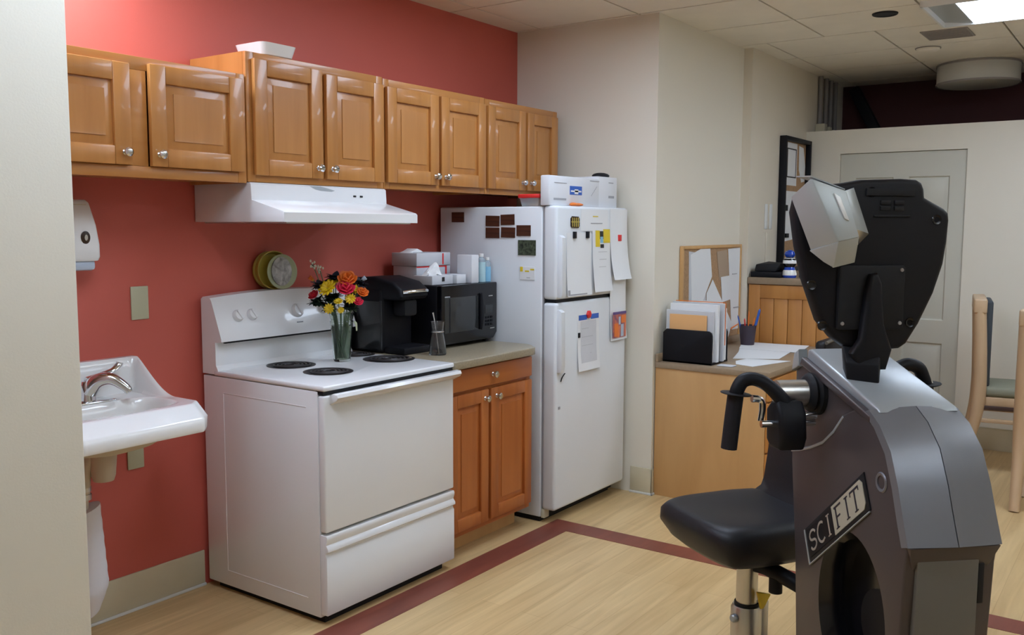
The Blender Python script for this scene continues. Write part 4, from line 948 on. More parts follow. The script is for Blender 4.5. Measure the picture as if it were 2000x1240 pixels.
# pen cup
pc = V((3.30, -1.075, DZT+.0048))
t = thing('pen_cup', 'dark mesh pen cup on the desk in front of the tall cabinet', 'pen cup', pc)
b = B(); lathe(b, [(0, 0), (.042, 0), (.055, .125), (.053, .125), (.040, .006), (0, .006)], pc, seg=24); obj('cup', b, mat('dark_plum_mesh', (.05, .035, .05), .5, bump=.4), t)
for k, (dx, dy, h, m, lab) in enumerate(((-.05, .045, .175, BLUE, 'blue pen leaning left in the dark pen cup'), (-.018, .015, .155, REDP, 'red pen in the dark pen cup'), (.0, -.005, .20, ORANGEM, 'tall orange pencil in the dark pen cup'), (.03, -.03, .16, ORANGEM, 'short orange pen in the dark pen cup'), (.05, -.055, .215, BLUE, 'blue marker leaning right in the dark pen cup'))):
    b = B(); cyl(b, pc+V((dx*.3, dy*.3, .007)), pc+V((dx, dy, h)), .0045 if k != 4 else .008, seg=10); lathe(b, [(.0045 if k != 4 else .008, 0), (.002, .012), (0, .013)], pc+V((dx, dy, h)), V((dx*.7, dy*.7, h)), 10); obj('pen', b, m, None, lab, 'pen', 'pens in the cup')
# cork board above the desk
t = thing('cork_board', 'cork board covered in papers standing on the desk against the wall', 'cork board', (3.04, -.945, DZT))
b = B(); box(b, (2.60, YA-.014, DZT+.046), (3.482, YA-.001, 1.372)); obj('cork', b, CORK, t)
b = B(); fw = .02
box(b, (2.585, YA-.022, DZT+.045), (2.605, YA-.001, 1.392), .003); box(b, (3.470, YA-.022, DZT+.045), (3.488, YA-.001, 1.392), .003); box(b, (2.605, YA-.022, 1.372), (3.470, YA-.001, 1.392), .003); obj('frame', b, MAPLE, t)
def pin(label, pts, k, m=PAPER):
    b = B(); y = YA-.015-.0016*k; prism(b, pts, lambda u, v, w: (u, w, v), y-.0012, y); obj('pinned_paper', b, m, None, label, 'paper', 'papers pinned to the cork board')
pin('large pale sheet at the left of the cork board', [(2.68, 1.36), (2.92, 1.34), (2.95, .86), (2.70, .86)], 0, PAPER2)
pin('tilted white sheet at the top of the cork board beside the bare cork', [(2.86, 1.375), (2.98, 1.388), (3.02, 1.20), (2.86, 1.02), (2.73, 1.04), (2.70, 1.34)], 1)
pin('long white sheet with grey edge along the right of the cork board', [(3.27, 1.365), (3.475, 1.37), (3.478, .84), (3.36, .84)], 0)
pin('small white note left of the long sheet on the cork board', [(3.16, 1.19), (3.30, 1.195), (3.33, 1.04), (3.19, 1.03)], 1)
pin('slanted sheet at the bottom middle of the cork board', [(2.94, 1.10), (3.03, 1.18), (3.36, .88), (3.30, .80), (2.96, .80)], 2)
pin('pale sheet low at the left of the cork board behind the folders', [(2.84, 1.06), (2.99, 1.055), (3.0, .82), (2.82, .82)], 3)
pin('grey map print on the bare cork', [(3.09, 1.35), (3.25, 1.36), (3.29, 1.20), (3.14, 1.17)], 0, mat('tan_map_print', (.42, .31, .22), .7, bump=.05))
b = B(); box(b, (3.20, YA-.022, 1.026), (3.345, YA-.017, 1.034)); obj('pencil', b, CORK, None, 'thin brown strip pinned under the small note on the cork board', 'strip') if False else b.free()
b = B(); box(b, (3.345, YA-.02, 1.20), (3.42, YA-.016, 1.204)); box(b, (3.38, YA-.02, .98), (3.47, YA-.016, .986)); obj('pushpin_strip', b, INK, None, 'two dark print lines on the long white pinned sheet', 'strip')
b = B(); tube(b, [(3.34, YA-.018, .845), (3.37, YA-.02, .855), (3.46, YA-.018, .868)], .004, 6); obj('cord', b, ORANGEM, None, 'short orange cord on the lower right of the cork board', 'cord')

# tall cabinet at the end of the desk
TX = 3.50
t = thing('tall_cabinet', 'golden wood tall cabinet with vertical plank panel at the far desk end', 'cabinet', (3.85, -1.3, 0))
b = B(); box(b, (TX+.018, -1.62, 0), (4.20, YB_-.005, 1.135)); obj('carcass', b, OAK, t)
b = B(); box(b, (TX-.008, -1.64, 1.135), (4.22, YB_-.003, 1.178), .004); obj('top_board', b, DESKTOP, t)
b = B(); y0, y1 = -1.61, YB_-.012
box(b, (TX, y1-.075, .05), (TX+.018, y1, 1.13), .002); box(b, (TX, y0, .05), (TX+.018, y0+.075, 1.13), .002); box(b, (TX, y0+.075, 1.045), (TX+.018, y1-.075, 1.13), .002); box(b, (TX, y0+.075, .05), (TX+.018, y1-.075, .13), .002); obj('panel_frame', b, OAK, t)
b = B(); n_ = 5
for k in range(n_):
    a_ = y0+.075+(y1-.075-y0-.075)*k/n_; c_ = y0+.075+(y1-.075-y0-.075)*(k+1)/n_
    box(b, (TX+.008, a_+.0015, .13), (TX+.018, c_-.0015, 1.045), .003)
obj('plank_panel', b, OAK, t)
# on the tall cabinet
t = thing('document_tray', 'black tray with a black folder on the tall cabinet', 'tray', (3.62, -1.08, 1.179))
b = B(); box(b, (3.515, -1.20, 1.1785), (3.80, -1.0, 1.215), .006); obj('tray', b, BLACKP, t)
b = B(); hexa(b, [(3.53, -1.16, 1.217), (3.78, -1.16, 1.217), (3.78, -1.02, 1.217), (3.53, -1.02, 1.217), (3.55, -1.19, 1.27), (3.80, -1.19, 1.26), (3.76, -1.03, 1.275), (3.53, -1.03, 1.262)], .006); obj('folded_case', b, BLACKM, t)
t = thing('ornament', 'small blue and white glossy ornament on the tall cabinet', 'ornament', (3.59, -1.215, 1.179))
oc = V((3.585, -1.235, 1.1785))
b = B(); lathe(b, [(0, 0), (.040, 0), (.046, .015), (.038, .05), (.030, .07), (0, .07)], oc, seg=20); obj('base', b, BLUEORN, t)
b = B(); lathe(b, [(.030, .068), (.042, .09), (.040, .115), (.024, .135), (0, .136)], oc, seg=20); obj('middle', b, BLACKG, t)
b = B(); lathe(b, [(.0475, .016), (.0465, .026), (.0415, .044), (.0385, .05), (.0475, .016)], oc, seg=20, cap=False); lathe(b, [(.0435, .092), (.0425, .110), (.030, .128), (.0435, .092)], oc, seg=20, cap=False); obj('white_bands', b, PORC, t)
b = B(); lathe(b, [(.026, .134), (.036, .150), (.030, .168), (.012, .178), (0, .179)], oc, seg=20); obj('top', b, BLUEORN, t)
b = B(); box(b, (3.60, -1.50, 1.1785), (3.95, -1.29, 1.205), .008); obj('binder', b, BLACKM, None, 'flat dark grey binder on the tall cabinet right of the ornament', 'binder')
# framed notice board
t = thing('notice_board', 'black framed notice board hung on the wall over the tall cabinet', 'notice board', (4.31, -1.0, 1.25))
NX0, NX1, NZ0, NZ1 = 4.03, 4.585, 1.19, 2.135
b = B(); box(b, (NX0+.02, YB_-.014, NZ0+.02), (NX1-.02, YB_-.002, NZ1-.02)); obj('cork', b, CORK, t)
b = B()
for a, c in (((NX0, NZ0), (NX0+.028, NZ1)), ((NX1-.028, NZ0), (NX1, NZ1)), ((NX0+.028, NZ1-.028), (NX1-.028, NZ1)), ((NX0+.028, NZ0), (NX1-.028, NZ0+.028))): box(b, (a[0], YB_-.05, a[1]), (c[0], YB_-.001, c[1]), .004)
obj('frame', b, BLACKP, t)
def pin2(label, pts, k, m=PAPER):
    b = B(); y = YB_-.015-.0016*k; prism(b, pts, lambda u, v, w: (u, w, v), y-.0012, y); obj('pinned_paper', b, m, None, label, 'paper', 'papers on the framed notice board')
pin2('framed white page at the top left of the black notice board', [(4.09, 2.10), (4.36, 2.10), (4.36, 1.80), (4.09, 1.80)], 0)
b = B()
for a, c in (((4.15, 1.855), (4.158, 2.06)), ((4.332, 1.855), (4.34, 2.06)), ((4.15, 2.052), (4.34, 2.06)), ((4.15, 1.855), (4.34, 1.863))): box(b, (a[0], YB_-.0185, a[1]), (c[0], YB_-.0168, c[1]))
obj('page_border', b, BLKINK, None, 'black ruled border on the top left page of the notice board', 'border')
pin2('curled white sheet on the upper right of the black notice board', [(4.40, 2.09), (4.50, 2.08), (4.55, 1.95), (4.54, 1.84), (4.47, 1.83), (4.41, 1.92)], 0)
pin2('lower white sheet with clips on the black notice board', [(4.08, 1.76), (4.40, 1.76), (4.36, 1.42), (4.10, 1.40)], 0)
b = B(); box(b, (4.13, YB_-.024, 1.62), (4.18, YB_-.0166, 1.66), .002); box(b, (4.15, YB_-.024, 1.43), (4.22, YB_-.0166, 1.46), .002); obj('binder_clips', b, BLACKP, None, 'dark clips on the lower sheet of the black notice board', 'clip')
for k, x in enumerate((3.80, 3.89)):
    b = B(); box(b, (x-.025, YB_-.006, 1.49), (x+.025, YB_-.0005, 1.66), .003); obj('switch_plate', b, WPLAST, None, ['left of two narrow white switch plates on the wall before the notice board', 'right of two narrow white switch plates on the wall before the notice board'][k], 'switch', 'white switch plates')
b = B(); box(b, (3.805, YB_-.012, 1.18), (3.815, YB_-.0005, 1.47), .002); obj('cable_cover', b, BEIGE2, None, 'thin beige cable cover on the wall below the switch plates', 'cable cover')

# office chair behind the machine
t = thing('office_chair', 'black office chair at the desk, mostly hidden behind the exercise machine', 'chair', (3.20, -1.86, 0))
oc = V((3.20, -1.86, 0))
b = B(); box(b, oc+V((-.23, -.22, .43)), oc+V((.23, .22, .50)), .03, 3); obj('seat', b, VINYL, t)
b = B(); box(b, oc+V((-.23, .20, .60)), oc+V((.23, .26, .855)), .025, 3); obj('backrest', b, VINYL, t)
b = B(); tube(b, [oc+V((-.22, .196, .845)), oc+V((0, .185, .86)), oc+V((.22, .196, .845))], .010, 8); obj('piping', b, GREYPANEL, t)
b = B(); box(b, oc+V((-.03, .23, .45)), oc+V((.03, .255, .70)), .005); obj('back_bracket', b, BLACKP, t)
b = B(); cyl(b, oc+V((0, 0, .10)), oc+V((0, 0, .43)), .028); obj('column', b, BLACKP, t)
b = B()
for k in range(5):
    a = k*2*PI/5+.3; tube(b, [oc+V((0, 0, .11)), oc+V((.28*math.cos(a), .28*math.sin(a), .065))], [.028, .016], 8, 1)
obj('star_base', b, BLACKP, t)
for k in range(5):
    a = k*2*PI/5+.3; b = B(); cyl(b, oc+V((.28*math.cos(a)-.015, .28*math.sin(a), .03)), oc+V((.28*math.cos(a)+.015, .28*math.sin(a), .03)), .03, seg=14); obj('caster', b, BLACKM, t)
for s in (-1, 1):
    b = B(); tube(b, [oc+V((s*.24, .12, .46)), oc+V((s*.28, .12, .52)), oc+V((s*.28, .10, .66)), oc+V((s*.27, -.05, .68)), oc+V((s*.27, -.14, .675))], .018, 8); obj('armrest', b, BLACKP, t)

# ================================================================ WOODEN CHAIR AT RIGHT
def wood_chair(M, label):
    """local: faces +x, origin on floor under the seat centre"""
    FR.append(M)
    t = thing('dining_chair', label, 'chair', (0, 0, 0), 'light wood dining chairs')
    SD, SW, SH = .37, .42, .50
    for s in (-1, 1):
        b = B(); y = s*SW/2
        tube(b, [(-SD/2-.10, y, 0), (-SD/2-.03, y, .25), (-SD/2, y, SH-.03), (-SD/2-.005, y, .75), (-SD/2-.02, y, 1.04)], [.026, .032, .040, .039, .036], 12, 6); obj('back_leg', b, CHAIRW, t)
        b = B(); tube(b, [(SD/2+.01, y*.95, SH-.05), (SD/2-.05, y*.95, .25), (SD/2-.13, y*.95, 0)], [.028, .026, .023], 10, 4); obj('front_leg', b, CHAIRW, t)
        b = B(); box(b, (-SD/2-.03, y-.012, .395), (SD/2, y+.012, .42), .004); obj('stretcher', b, mat('dark_brown_stretcher', (.06, .03, .025), .4, bump=.03), t)
        b = B(); box(b, (-SD/2-.03, y-.011, .315), (SD/2-.02, y+.011, .34), .004); obj('stretcher', b, CHAIRW, t)
    b = B(); box(b, (-SD/2, -SW/2, SH-.085), (SD/2+.02, SW/2, SH-.025), .008); obj('seat_frame', b, CHAIRW, t)
    b = B(); box(b, (-SD/2+.025, -SW/2-.005, SH-.025), (SD/2+.03, SW/2+.005, SH+.035), .022, 3); obj('seat', b, GREENUP, t)
    b = B(); box(b, (-SD/2-.055, -SW/2-.035, .985), (-SD/2+.02, SW/2+.035, 1.075), .012, 3); obj('top_rail', b, CHAIRW, t)
    b = B(); box(b, (-SD/2+.015, -SW/2+.03, SH+.03), (-SD/2+.055, SW/2-.03, 1.06), .015, 3); obj('back_cushion', b, DARKUP, t)
    FR.pop(); return t
def chair_M(x, y, ang): return Matrix.Translation((x, y, 0)) @ Matrix.Rotation(ang, 4, 'Z')
ch = wood_chair(chair_M(4.14, -2.475, math.atan2(-.985, .172)), 'light wood chair with grey-green seat in front of the partition, back to the door')
dup(ch, chair_M(3.42, -2.845, 0), 'second light wood chair, nearly all cut off by the right picture edge', 'light wood dining chairs')

# ================================================================ EXERCISE MACHINE
MO = V((.021, -2.855, 0)); MA = math.radians(-46.681)
MM = Matrix.Translation(MO) @ Matrix.Rotation(MA, 4, 'Z')     # local x = right, y = back (towards the seat)
FR.append(MM)
t = thing('arm_ergometer', 'grey and black upper-body exercise machine with swivel seat, largest object at right', 'exercise machine', (0, .5, 0))
HW = .117
# lower housing with wheel recess
out = [(.60, .02), (.585, .28), (.605, .50), (.650, .80), (.652, .835), (.60, .85), (.535, .872), (.46, .905), (.40, .95), (.35, 1.0), (.30, 1.022), (.225, 1.032), (.160, 1.005), (.105, .955), (.068, .875), (.040, .80), (.022, .745), (.030, .70), (.034, .62), (.040, .52), (.045, .30), (.05, .02)]
base = B(); prism(base, out, lambda u, v, w: (w, u, v), -HW, HW, .006, 3)
cut = B()
for sgn in (-1, 1):
    lathe(cut, [(0, -.01), (.165, -.01), (.165, .05), (.20, .095), (.22, .12)], (sgn*(HW-.075), .262, .475), (sgn, 0, 0), 48, sx=1.0 if True else 1, sy=1.0)
for v in cut.verts:  # make the recess egg shaped, taller than wide
    v.co.y = .275+(v.co.y-.262)*.95; v.co.z = .475+(v.co.z-.475)*1.20
b = boolean(base, cut)
for f in b.faces:
    c_ = f.calc_center_median()
    if abs(c_.x) < HW-.0305 and abs(f.normal.x) > .9 and (c_.y-.275)**2/.22**2+(c_.z-.475)**2/.28**2 < 1: f.material_index = 1
    elif abs(c_.x) < HW-.001 and abs(c_.x) > .03 and (c_.y-.275)**2/.19**2+(c_.z-.475)**2/.235**2 < 1: f.material_index = 1
obj('housing', b, [GUNMETAL, BLACKG], t, sharp=40)
b = B(); cyl(b, (-.035, .262, .44), (.035, .262, .44), .10, seg=32); obj('flywheel', b, BLACKP, t)
# upper motor housing with the sloped silver lid
outu = [(.645, .84), (.660, .95), (.668, 1.075), (.655, 1.10), (.60, 1.118), (.215, 1.030), (.30, .93), (.42, .87), (.55, .845)]
b = B(); prism(b, outu, lambda u, v, w: (w, u, v), -HW+.010, HW-.010, .012, 3); obj('motor_housing', b, GUNMETAL, t, sharp=40)
b = B(); prism(b, [(.605, 1.100), (.60, 1.142), (.585, 1.146), (.205, 1.046), (.195, 1.036), (.205, 1.020)], lambda u, v, w: (w, u, v), -HW+.014, HW-.002, .008, 3); obj('top_lid', b, SILVERSH, t)
b = B(); prism(b, [(.61, 1.098), (.598, 1.120), (.205, 1.026), (.205, 1.005)], lambda u, v, w: (w, u, v), -HW-.006, -HW+.016, .006, 3); obj('side_rail', b, GUNMETAL, t)
b = B(); prism(b, [(.668, 1.07), (.655, 1.125), (.628, 1.14), (.622, 1.09)], lambda u, v, w: (w, u, v), -HW-.003, -HW+.030, .006, 3); obj('corner_clip', b, ALU, t)
b = B(); prism(b, [(.652, .832), (.60, .846), (.535, .868), (.46, .901), (.40, .946), (.352, .996), (.346, .992), (.395, .940), (.457, .894), (.533, .861), (.60, .839), (.652, .825)], lambda u, v, w: (w, u, v), -HW-.002, -HW+.004, .0012); obj('seam_bead', b, SILVERSH, t)
# front shroud, two halves meeting in a ridge
arc = [(.218, 1.036), (.165, 1.008), (.110, .955), (.072, .878), (.044, .805), (.020, .748)]
for s in (-1, 1):
    b = B(); rows = []
    for k, (y, z) in enumerate(arc):
        nrm_ = V((0, -1, .9-.75*k/5)).normalized()
        e0 = V((s*(HW+.004), y, z)); e1 = V((s*.0012, y, z))+nrm_*.020; md = V((s*HW*.55, y, z))+nrm_*.014
        rows.append([e0, e0+nrm_*.006, md, e1, V((s*.0012, y+.03, z-.012)), V((s*(HW+.004), y+.022, z-.008))])
    RV = [[b.verts.new(p) for p in r] for r in rows]
    for a, c in zip(RV, RV[1:]):
        for i in range(6): b.faces.new((a[i], a[(i+1) % 6], c[(i+1) % 6], c[i]))
    b.faces.new(RV[0]); b.faces.new(RV[-1][::-1])
    bmesh.ops.recalc_face_normals(b, faces=b.faces)
    obj('front_shroud', b, GUNBLUE, t, sharp=28)
b = B(); box(b, (-.0012, .05, .742), (.0012, .10, .80)); hexa(b, [(-.0014, .016, .75), (.0014, .016, .75), (.0014, .03, .75), (-.0014, .03, .75), (-.0014, .206, 1.04), (.0014, .206, 1.04), (.0014, .22, 1.03), (-.0014, .22, 1.03)]); obj('shroud_seam', b, BLACKM, t)
b = B(); hexa(b, [(-HW, .010, .748), (HW, .010, .748), (HW, .06, .748), (-HW, .06, .748), (-HW+.018, .030, .690), (HW-.018, .030, .690), (HW-.018, .06, .690), (-HW+.018, .06, .690)], .003); obj('shroud_lip', b, GUNMETAL, t)
b = B(); box(b, (-.090, .022, .03), (.070, .06, .712), .004); obj('front_panel', b, GREYPANEL, t)
b = B(); box(b, (.071, .024, .60), (.086, .05, .700), .002); obj('panel_slot', b, BLACKM, t)
b = B(); lathe(b, [(.026, 0), (.023, .003), (.017, .0015), (.017, -.004), (0, -.006)], (-HW-.001, .146, .871), (-1, 0, 0), 24, cap=False); obj('bolt_recess', b, GUNBLUE, t)
# badge
bc = V((-HW-.001, .3615, .7065)); ang = math.atan2(.826-.587, .508-.215)
# plate local: s runs from the low rear end to the high front end, h is up across the plate
sv = V((0, -math.cos(ang), math.sin(ang))); hv = V((0, .30, .954)); hv = V((0, .42, .90)).normalized()
def bp(s_, h_, w_): return bc+sv*s_+hv*h_+V((-w_, 0, 0))
LP, HP = .186, .038
b = B(); prism(b, [(-LP-.016, -HP-.012), (LP+.012, -HP-.010), (LP+.012, HP+.010), (-LP-.016, HP+.010)], bp, -.004, .004, .003); bd = obj('badge_recess', b, BLACKM, t)
b = B(); prism(b, [(-LP, -HP), (-.012, -HP), (-.012, HP), (-LP, HP)], bp, .004, .0055); obj('badge_dark_half', b, BLACKP, bd)
b = B(); prism(b, [(-.010, -HP), (LP-.012, -HP), (LP, -HP+.012), (LP, HP-.012), (LP-.012, HP), (-.010, HP)], bp, .004, .006); obj('badge_light_half', b, BADGE, bd)
b = B()
for q0, q1 in (((-LP-.018, -HP-.016), (LP+.01, -HP-.012)), ((-LP-.022, -HP-.016), (-LP-.016, HP+.008))): prism(b, [(q0[0], q0[1]), (q1[0], q0[1]), (q1[0], q1[1]), (q0[0], q1[1])], bp, .0, .006, .0015)
obj('badge_rim', b, ALU, bd)
def stroke(b, pts, wd, w0, w1):
    for (a, c) in zip(pts, pts[1:]):
        a = V((*a, 0)); c = V((*c, 0)); d = (c-a); n_ = V((-d.y, d.x, 0)).normalized()*wd/2; d = d.normalized()*wd*.25
        prism(b, [((a-d-n_).x, (a-d-n_).y), ((c+d-n_).x, (c+d-n_).y), ((c+d+n_).x, (c+d+n_).y), ((a-d+n_).x, (a-d+n_).y)], bp, w0, w1)
def arcpts(cx, cy, rx, ry, a0, a1, n=10): return [(cx+rx*math.cos(math.radians(a0+(a1-a0)*k/n)), cy+ry*math.sin(math.radians(a0+(a1-a0)*k/n))) for k in range(n+1)]
def letter(ch_, x, wdt, m, w0=.0055, hgt=.027):
    b = B(); W = .0062
    if ch_ == 'S':
        stroke(b, arcpts(x, hgt*.48, wdt/2, hgt*.48, 20, 270), W, w0, w0+.0012); stroke(b, arcpts(x, -hgt*.48, wdt/2, hgt*.48, 90, -160), W, w0, w0+.0012)
    if ch_ == 'C': stroke(b, arcpts(x+.004, 0, wdt/2+.003, hgt*.96, 55, 305, 14), W, w0, w0+.0012)
    if ch_ in 'IFT':
        sx = x if ch_ != 'F' else x-wdt*.35
        stroke(b, [(sx, -hgt), (sx, hgt)], W, w0, w0+.0012); stroke(b, [(sx-.009, -hgt), (sx+.009, -hgt)], W*.5, w0, w0+.0012)
        if ch_ == 'I': stroke(b, [(sx-.009, hgt), (sx+.009, hgt)], W*.5, w0, w0+.0012)
        if ch_ == 'F': stroke(b, [(sx-.008, hgt), (sx+wdt*.8, hgt)], W*.8, w0, w0+.0012); stroke(b, [(sx, 0.001), (sx+wdt*.55, 0.001)], W*.7, w0, w0+.0012)
        if ch_ == 'T':
            stroke(b, [(sx-wdt/2, hgt), (sx+wdt/2, hgt)], W*.8, w0, w0+.0012)
            for q in (-1, 1): stroke(b, [(sx+q*wdt/2, hgt), (sx+q*wdt/2, hgt-.009)], W*.5, w0, w0+.0012)
    obj('badge_letter', b, m, bd)
for c_, x, wd in (('S', -.152, .040), ('C', -.095, .046), ('I', -.040, .02)): letter(c_, x, wd, LETTERL)
for c_, x, wd in (('F', .030, .040), ('I', .084, .02), ('T', .136, .05)): letter(c_, x, wd, LETTERD, .006)
# cranks
for s in (-1, 1):
    ck = None
    b = B(); cyl(b, (s*(HW-.02), .52, 1.03), (s*(HW+.115), .52, 1.03), .037, seg=28); ck = obj('crank_shaft', b, STEEL, t)
    b = B(); lathe(b, [(.066, 0), (.064, .014), (.052, .020), (.056, .028), (.050, .036), (.040, .042)], (s*(HW-.012), .52, 1.03), (s, 0, 0), 28); obj('rubber_boot', b, BLACKM, ck)
    if s < 0:
        b = B(); prism(b, [(.49, 1.015), (.52, .99), (.515, .90), (.49, .882), (.43, .886), (.415, .92), (.425, .99), (.45, 1.02)], lambda u, v, w: (w, u, v), -.262, -.182, .012, 3); obj('crank_block', b, BLACKP, ck)
        b = B(); cyl(b, (-.185, .45, .978), (-.145, .45, .978), .010); obj('locking_pin', b, CHROME, ck); b = B(); cyl(b, (-.185, .45, .957), (-.147, .45, .957), .009); obj('locking_pin', b, CHROME, ck); b = B(); cyl(b, (-.30, .46, .955), (-.262, .46, .955), .010); obj('locking_pin', b, CHROME, ck)
        b = B(); tube(b, [(-.285, .50, .955), (-.280, .50, .99), (-.285, .50, 1.015), (-.312, .50, 1.02)], [.008, .009, .009, .011], 10); obj('release_lever', b, CHROME, ck)
        b = B(); tube(b, [(-.215, .465, .985), (-.238, .468, 1.022), (-.275, .48, 1.060), (-.310, .495, 1.076), (-.340, .50, 1.070), (-.356, .50, 1.045), (-.362, .50, 1.02)], [.022, .021, .019, .019, .020, .020, .018], 14); ha = obj('handle_arm', b, BLACKP, ck)
        b = B(); tube(b, [(-.360, .50, 1.034), (-.368, .50, .96), (-.376, .50, .878)], .0225, 16); obj('grip', b, RUBBER, ck)
        b = B(); lathe(b, [(.042, 0), (.044, .002), (.042, .004)], (-.359, .50, 1.037), (-.1, 0, -1), 24); obj('grip_flange', b, BLACKP, ck)
    else:
        b = B(); tube(b, [(.07, .50, 1.045), (.105, .50, 1.085), (.15, .50, 1.108), (.188, .50, 1.098), (.205, .50, 1.068), (.212, .50, 1.05)], .019, 14); obj('handle_arm', b, BLACKP, ck)
        b = B(); tube(b, [(.211, .50, 1.052), (.220, .50, .98), (.228, .50, .89)], .0225, 16); obj('grip', b, RUBBER, ck)
        b = B(); lathe(b, [(.042, 0), (.044, .002), (.042, .004)], (.212, .50, 1.052), (.1, 0, -1), 24); obj('grip_flange', b, BLACKP, ck)
# console
oc_ = [(-.055, 1.628), (.06, 1.632), (.105, 1.630), (.120, 1.622), (.128, 1.605), (.131, 1.582), (.19, 1.552), (.203, 1.540), (.206, 1.52), (.203, 1.46), (.195, 1.40), (.170, 1.32), (.130, 1.235), (.095, 1.180), (.075, 1.167), (.04, 1.164), (-.04, 1.164), (-.08, 1.172), (-.12, 1.20), (-.16, 1.245), (-.205, 1.36), (-.228, 1.45), (-.243, 1.54), (-.235, 1.58), (-.17, 1.612), (-.10, 1.62)]
b = B(); prism(b, oc_, lambda u, v, w: (u, w, v), .410, .462, .014, 3); cs = obj('console', b, BLACKP, t, sharp=40)
b = B(); prism(b, [(-.118, 1.228), (-.112, 1.222), (.068, 1.222), (.074, 1.228), (.074, 1.392), (.068, 1.398), (-.112, 1.398), (-.118, 1.392)], lambda u, v, w: (u, w, v), .397, .412, .004); obj('back_cover', b, BLACKM, cs)
b = B(); prism(b, [(-.045, 1.605), (.095, 1.605), (.095, 1.585), (-.045, 1.585)], lambda u, v, w: (u, w, v), .404, .411, .002); 
for x in (.012, .052):
    for z in (1.562, 1.546): box(b, (x-.014, .405, z), (x+.014, .411, z+.011), .001)
box(b, (-.02, .406, 1.528), (.085, .411, 1.534), .001); obj('vent_slots', b, BLACKM, cs)
b = B()
b.free()
for x, z in ((-.028, 1.595), (.165, 1.522), (-.19, 1.345), (-.155, 1.235), (.10, 1.24)):
    b = B(); lathe(b, [(.015, 0), (.013, .003), (.008, .001), (0, .001)], (x, .411, z), (0, -1, 0), 16, cap=False); obj('screw_recess', b, BLACKG, cs)
for x, z in ((.062, 1.385), (.062, 1.24), (-.105, 1.24), (-.005, 1.592)):
    b = B(); lathe(b, [(.0055, 0), (.0045, .003), (0, .0035)], (x, .397 if z != 1.592 else .409, z), (0, -1, 0), 12); obj('screw', b, GREYVENT, cs)
b = B(); prism(b, [(-.062, 1.20), (-.048, 1.33), (-.038, 1.375), (-.02, 1.378), (-.006, 1.35), (.004, 1.24), (.030, 1.17), (.015, 1.115), (-.060, 1.115), (-.088, 1.16)], lambda u, v, w: (u, .40-w, v), 0, .030, .010, 3); obj('neck_rib', b, BLACKP, cs)
b = B(); hexa(b, [(-.098, .375, 1.088), (-.020, .345, 1.072), (.020, .42, 1.10), (-.070, .45, 1.105), (-.098, .385, 1.138), (-.020, .350, 1.134), (.030, .42, 1.20), (-.085, .44, 1.20)], .006); obj('neck_base', b, BLACKP, t)
# seat (swivelled), post, beam, base
sc = V((-.115, .985, .55)); SR = Matrix.Translation(sc) @ Matrix.Rotation(math.radians(14.5), 4, 'Z')
FR.append(MM @ SR)     # seat frame: faces -x
b = B(); NX, NY = 18, 18
def seatz(x, y):
    q = (abs(x/.245)**4+abs(y/.232)**4); return .004-.045*max(0, q-.55)**1.3-.012*math.exp(-(x*x+y*y)/.02)
top = [[b.verts.new(V((-.008+.262*(2*i/NX-1)*(1-.13*(2*j/NY-1)**4), .236*(2*j/NY-1)*(1-.10*(2*i/NX-1)**4), seatz(-.245+.49*i/NX, -.232+.464*j/NY)))) for j in range(NY+1)] for i in range(NX+1)]
bot = [[b.verts.new(V((.215*(2*i/NX-1)*(1-.13*(2*j/NY-1)**4)+.01, .20*(2*j/NY-1)*(1-.12*(2*i/NX-1)**4), -.148+.02*((i/NX-.5)**2+(j/NY-.5)**2)))) for j in range(NY+1)] for i in range(NX+1)]
for i in range(NX):
    for j in range(NY):
        b.faces.new((top[i][j], top[i+1][j], top[i+1][j+1], top[i][j+1])); b.faces.new((bot[i][j], bot[i][j+1], bot[i+1][j+1], bot[i+1][j]))
for i in range(NX):
    for j in (0, NY): b.faces.new((top[i][j], top[i+1][j], bot[i+1][j], bot[i][j]))
for j in range(NY):
    for i in (0, NX): b.faces.new((top[i][j], top[i][j+1], bot[i][j+1], bot[i][j]))
bmesh.ops.recalc_face_normals(b, faces=b.faces)
for k in range(2): bmesh.ops.smooth_vert(b, verts=b.verts, factor=.5, use_axis_x=True, use_axis_y=True, use_axis_z=True)
obj('seat', b, VINYL, t, sharp=80)
b = B()
pr = []
for k in range(15):
    q = k/14; z = -.04+.40*q; w_ = .165-.03*q+.5*max(0, .12-q)**1.0*1.0; xb = .185+.035*q+.05*max(0, .18-q)*-4
    th = .055 if q > .15 else .09-.2*q
    pr.append([V((xb, -w_, z)), V((xb-.012, -w_*.6, z)), V((xb-.016, 0, z)), V((xb-.012, w_*.6, z)), V((xb, w_, z)), V((xb+th*.8, w_*.97, z)), V((xb+th, 0, z)), V((xb+th*.8, -w_*.97, z))])
RV = [[b.verts.new(p) for p in r] for r in pr]
for a, c in zip(RV, RV[1:]):
    for i in range(8): b.faces.new((a[i], a[(i+1) % 8], c[(i+1) % 8], c[i]))
b.faces.new(RV[0]); b.faces.new(RV[-1][::-1])
obj('backrest', b, VINYL, t, sharp=70)
FR.pop()
b = B(); box(b, (-.21, .85, .425), (-.03, 1.09, .452), .006); obj('seat_plate', b, BLACKP, t)
px_, py_ = -.120, .95
b = B(); cyl(b, (px_, py_, .23), (px_, py_, .43), .036, seg=28); obj('seat_post', b, STEEL, t)
b = B(); cyl(b, (px_, py_, .215), (px_, py_, .232), .041, seg=28); obj('post_collar', b, BLACKM, t)
b = B(); lathe(b, [(.052, .01), (.052, .21), (.046, .222), (.038, .222)], (px_, py_, 0), seg=28); obj('outer_sleeve', b, STEEL, t)
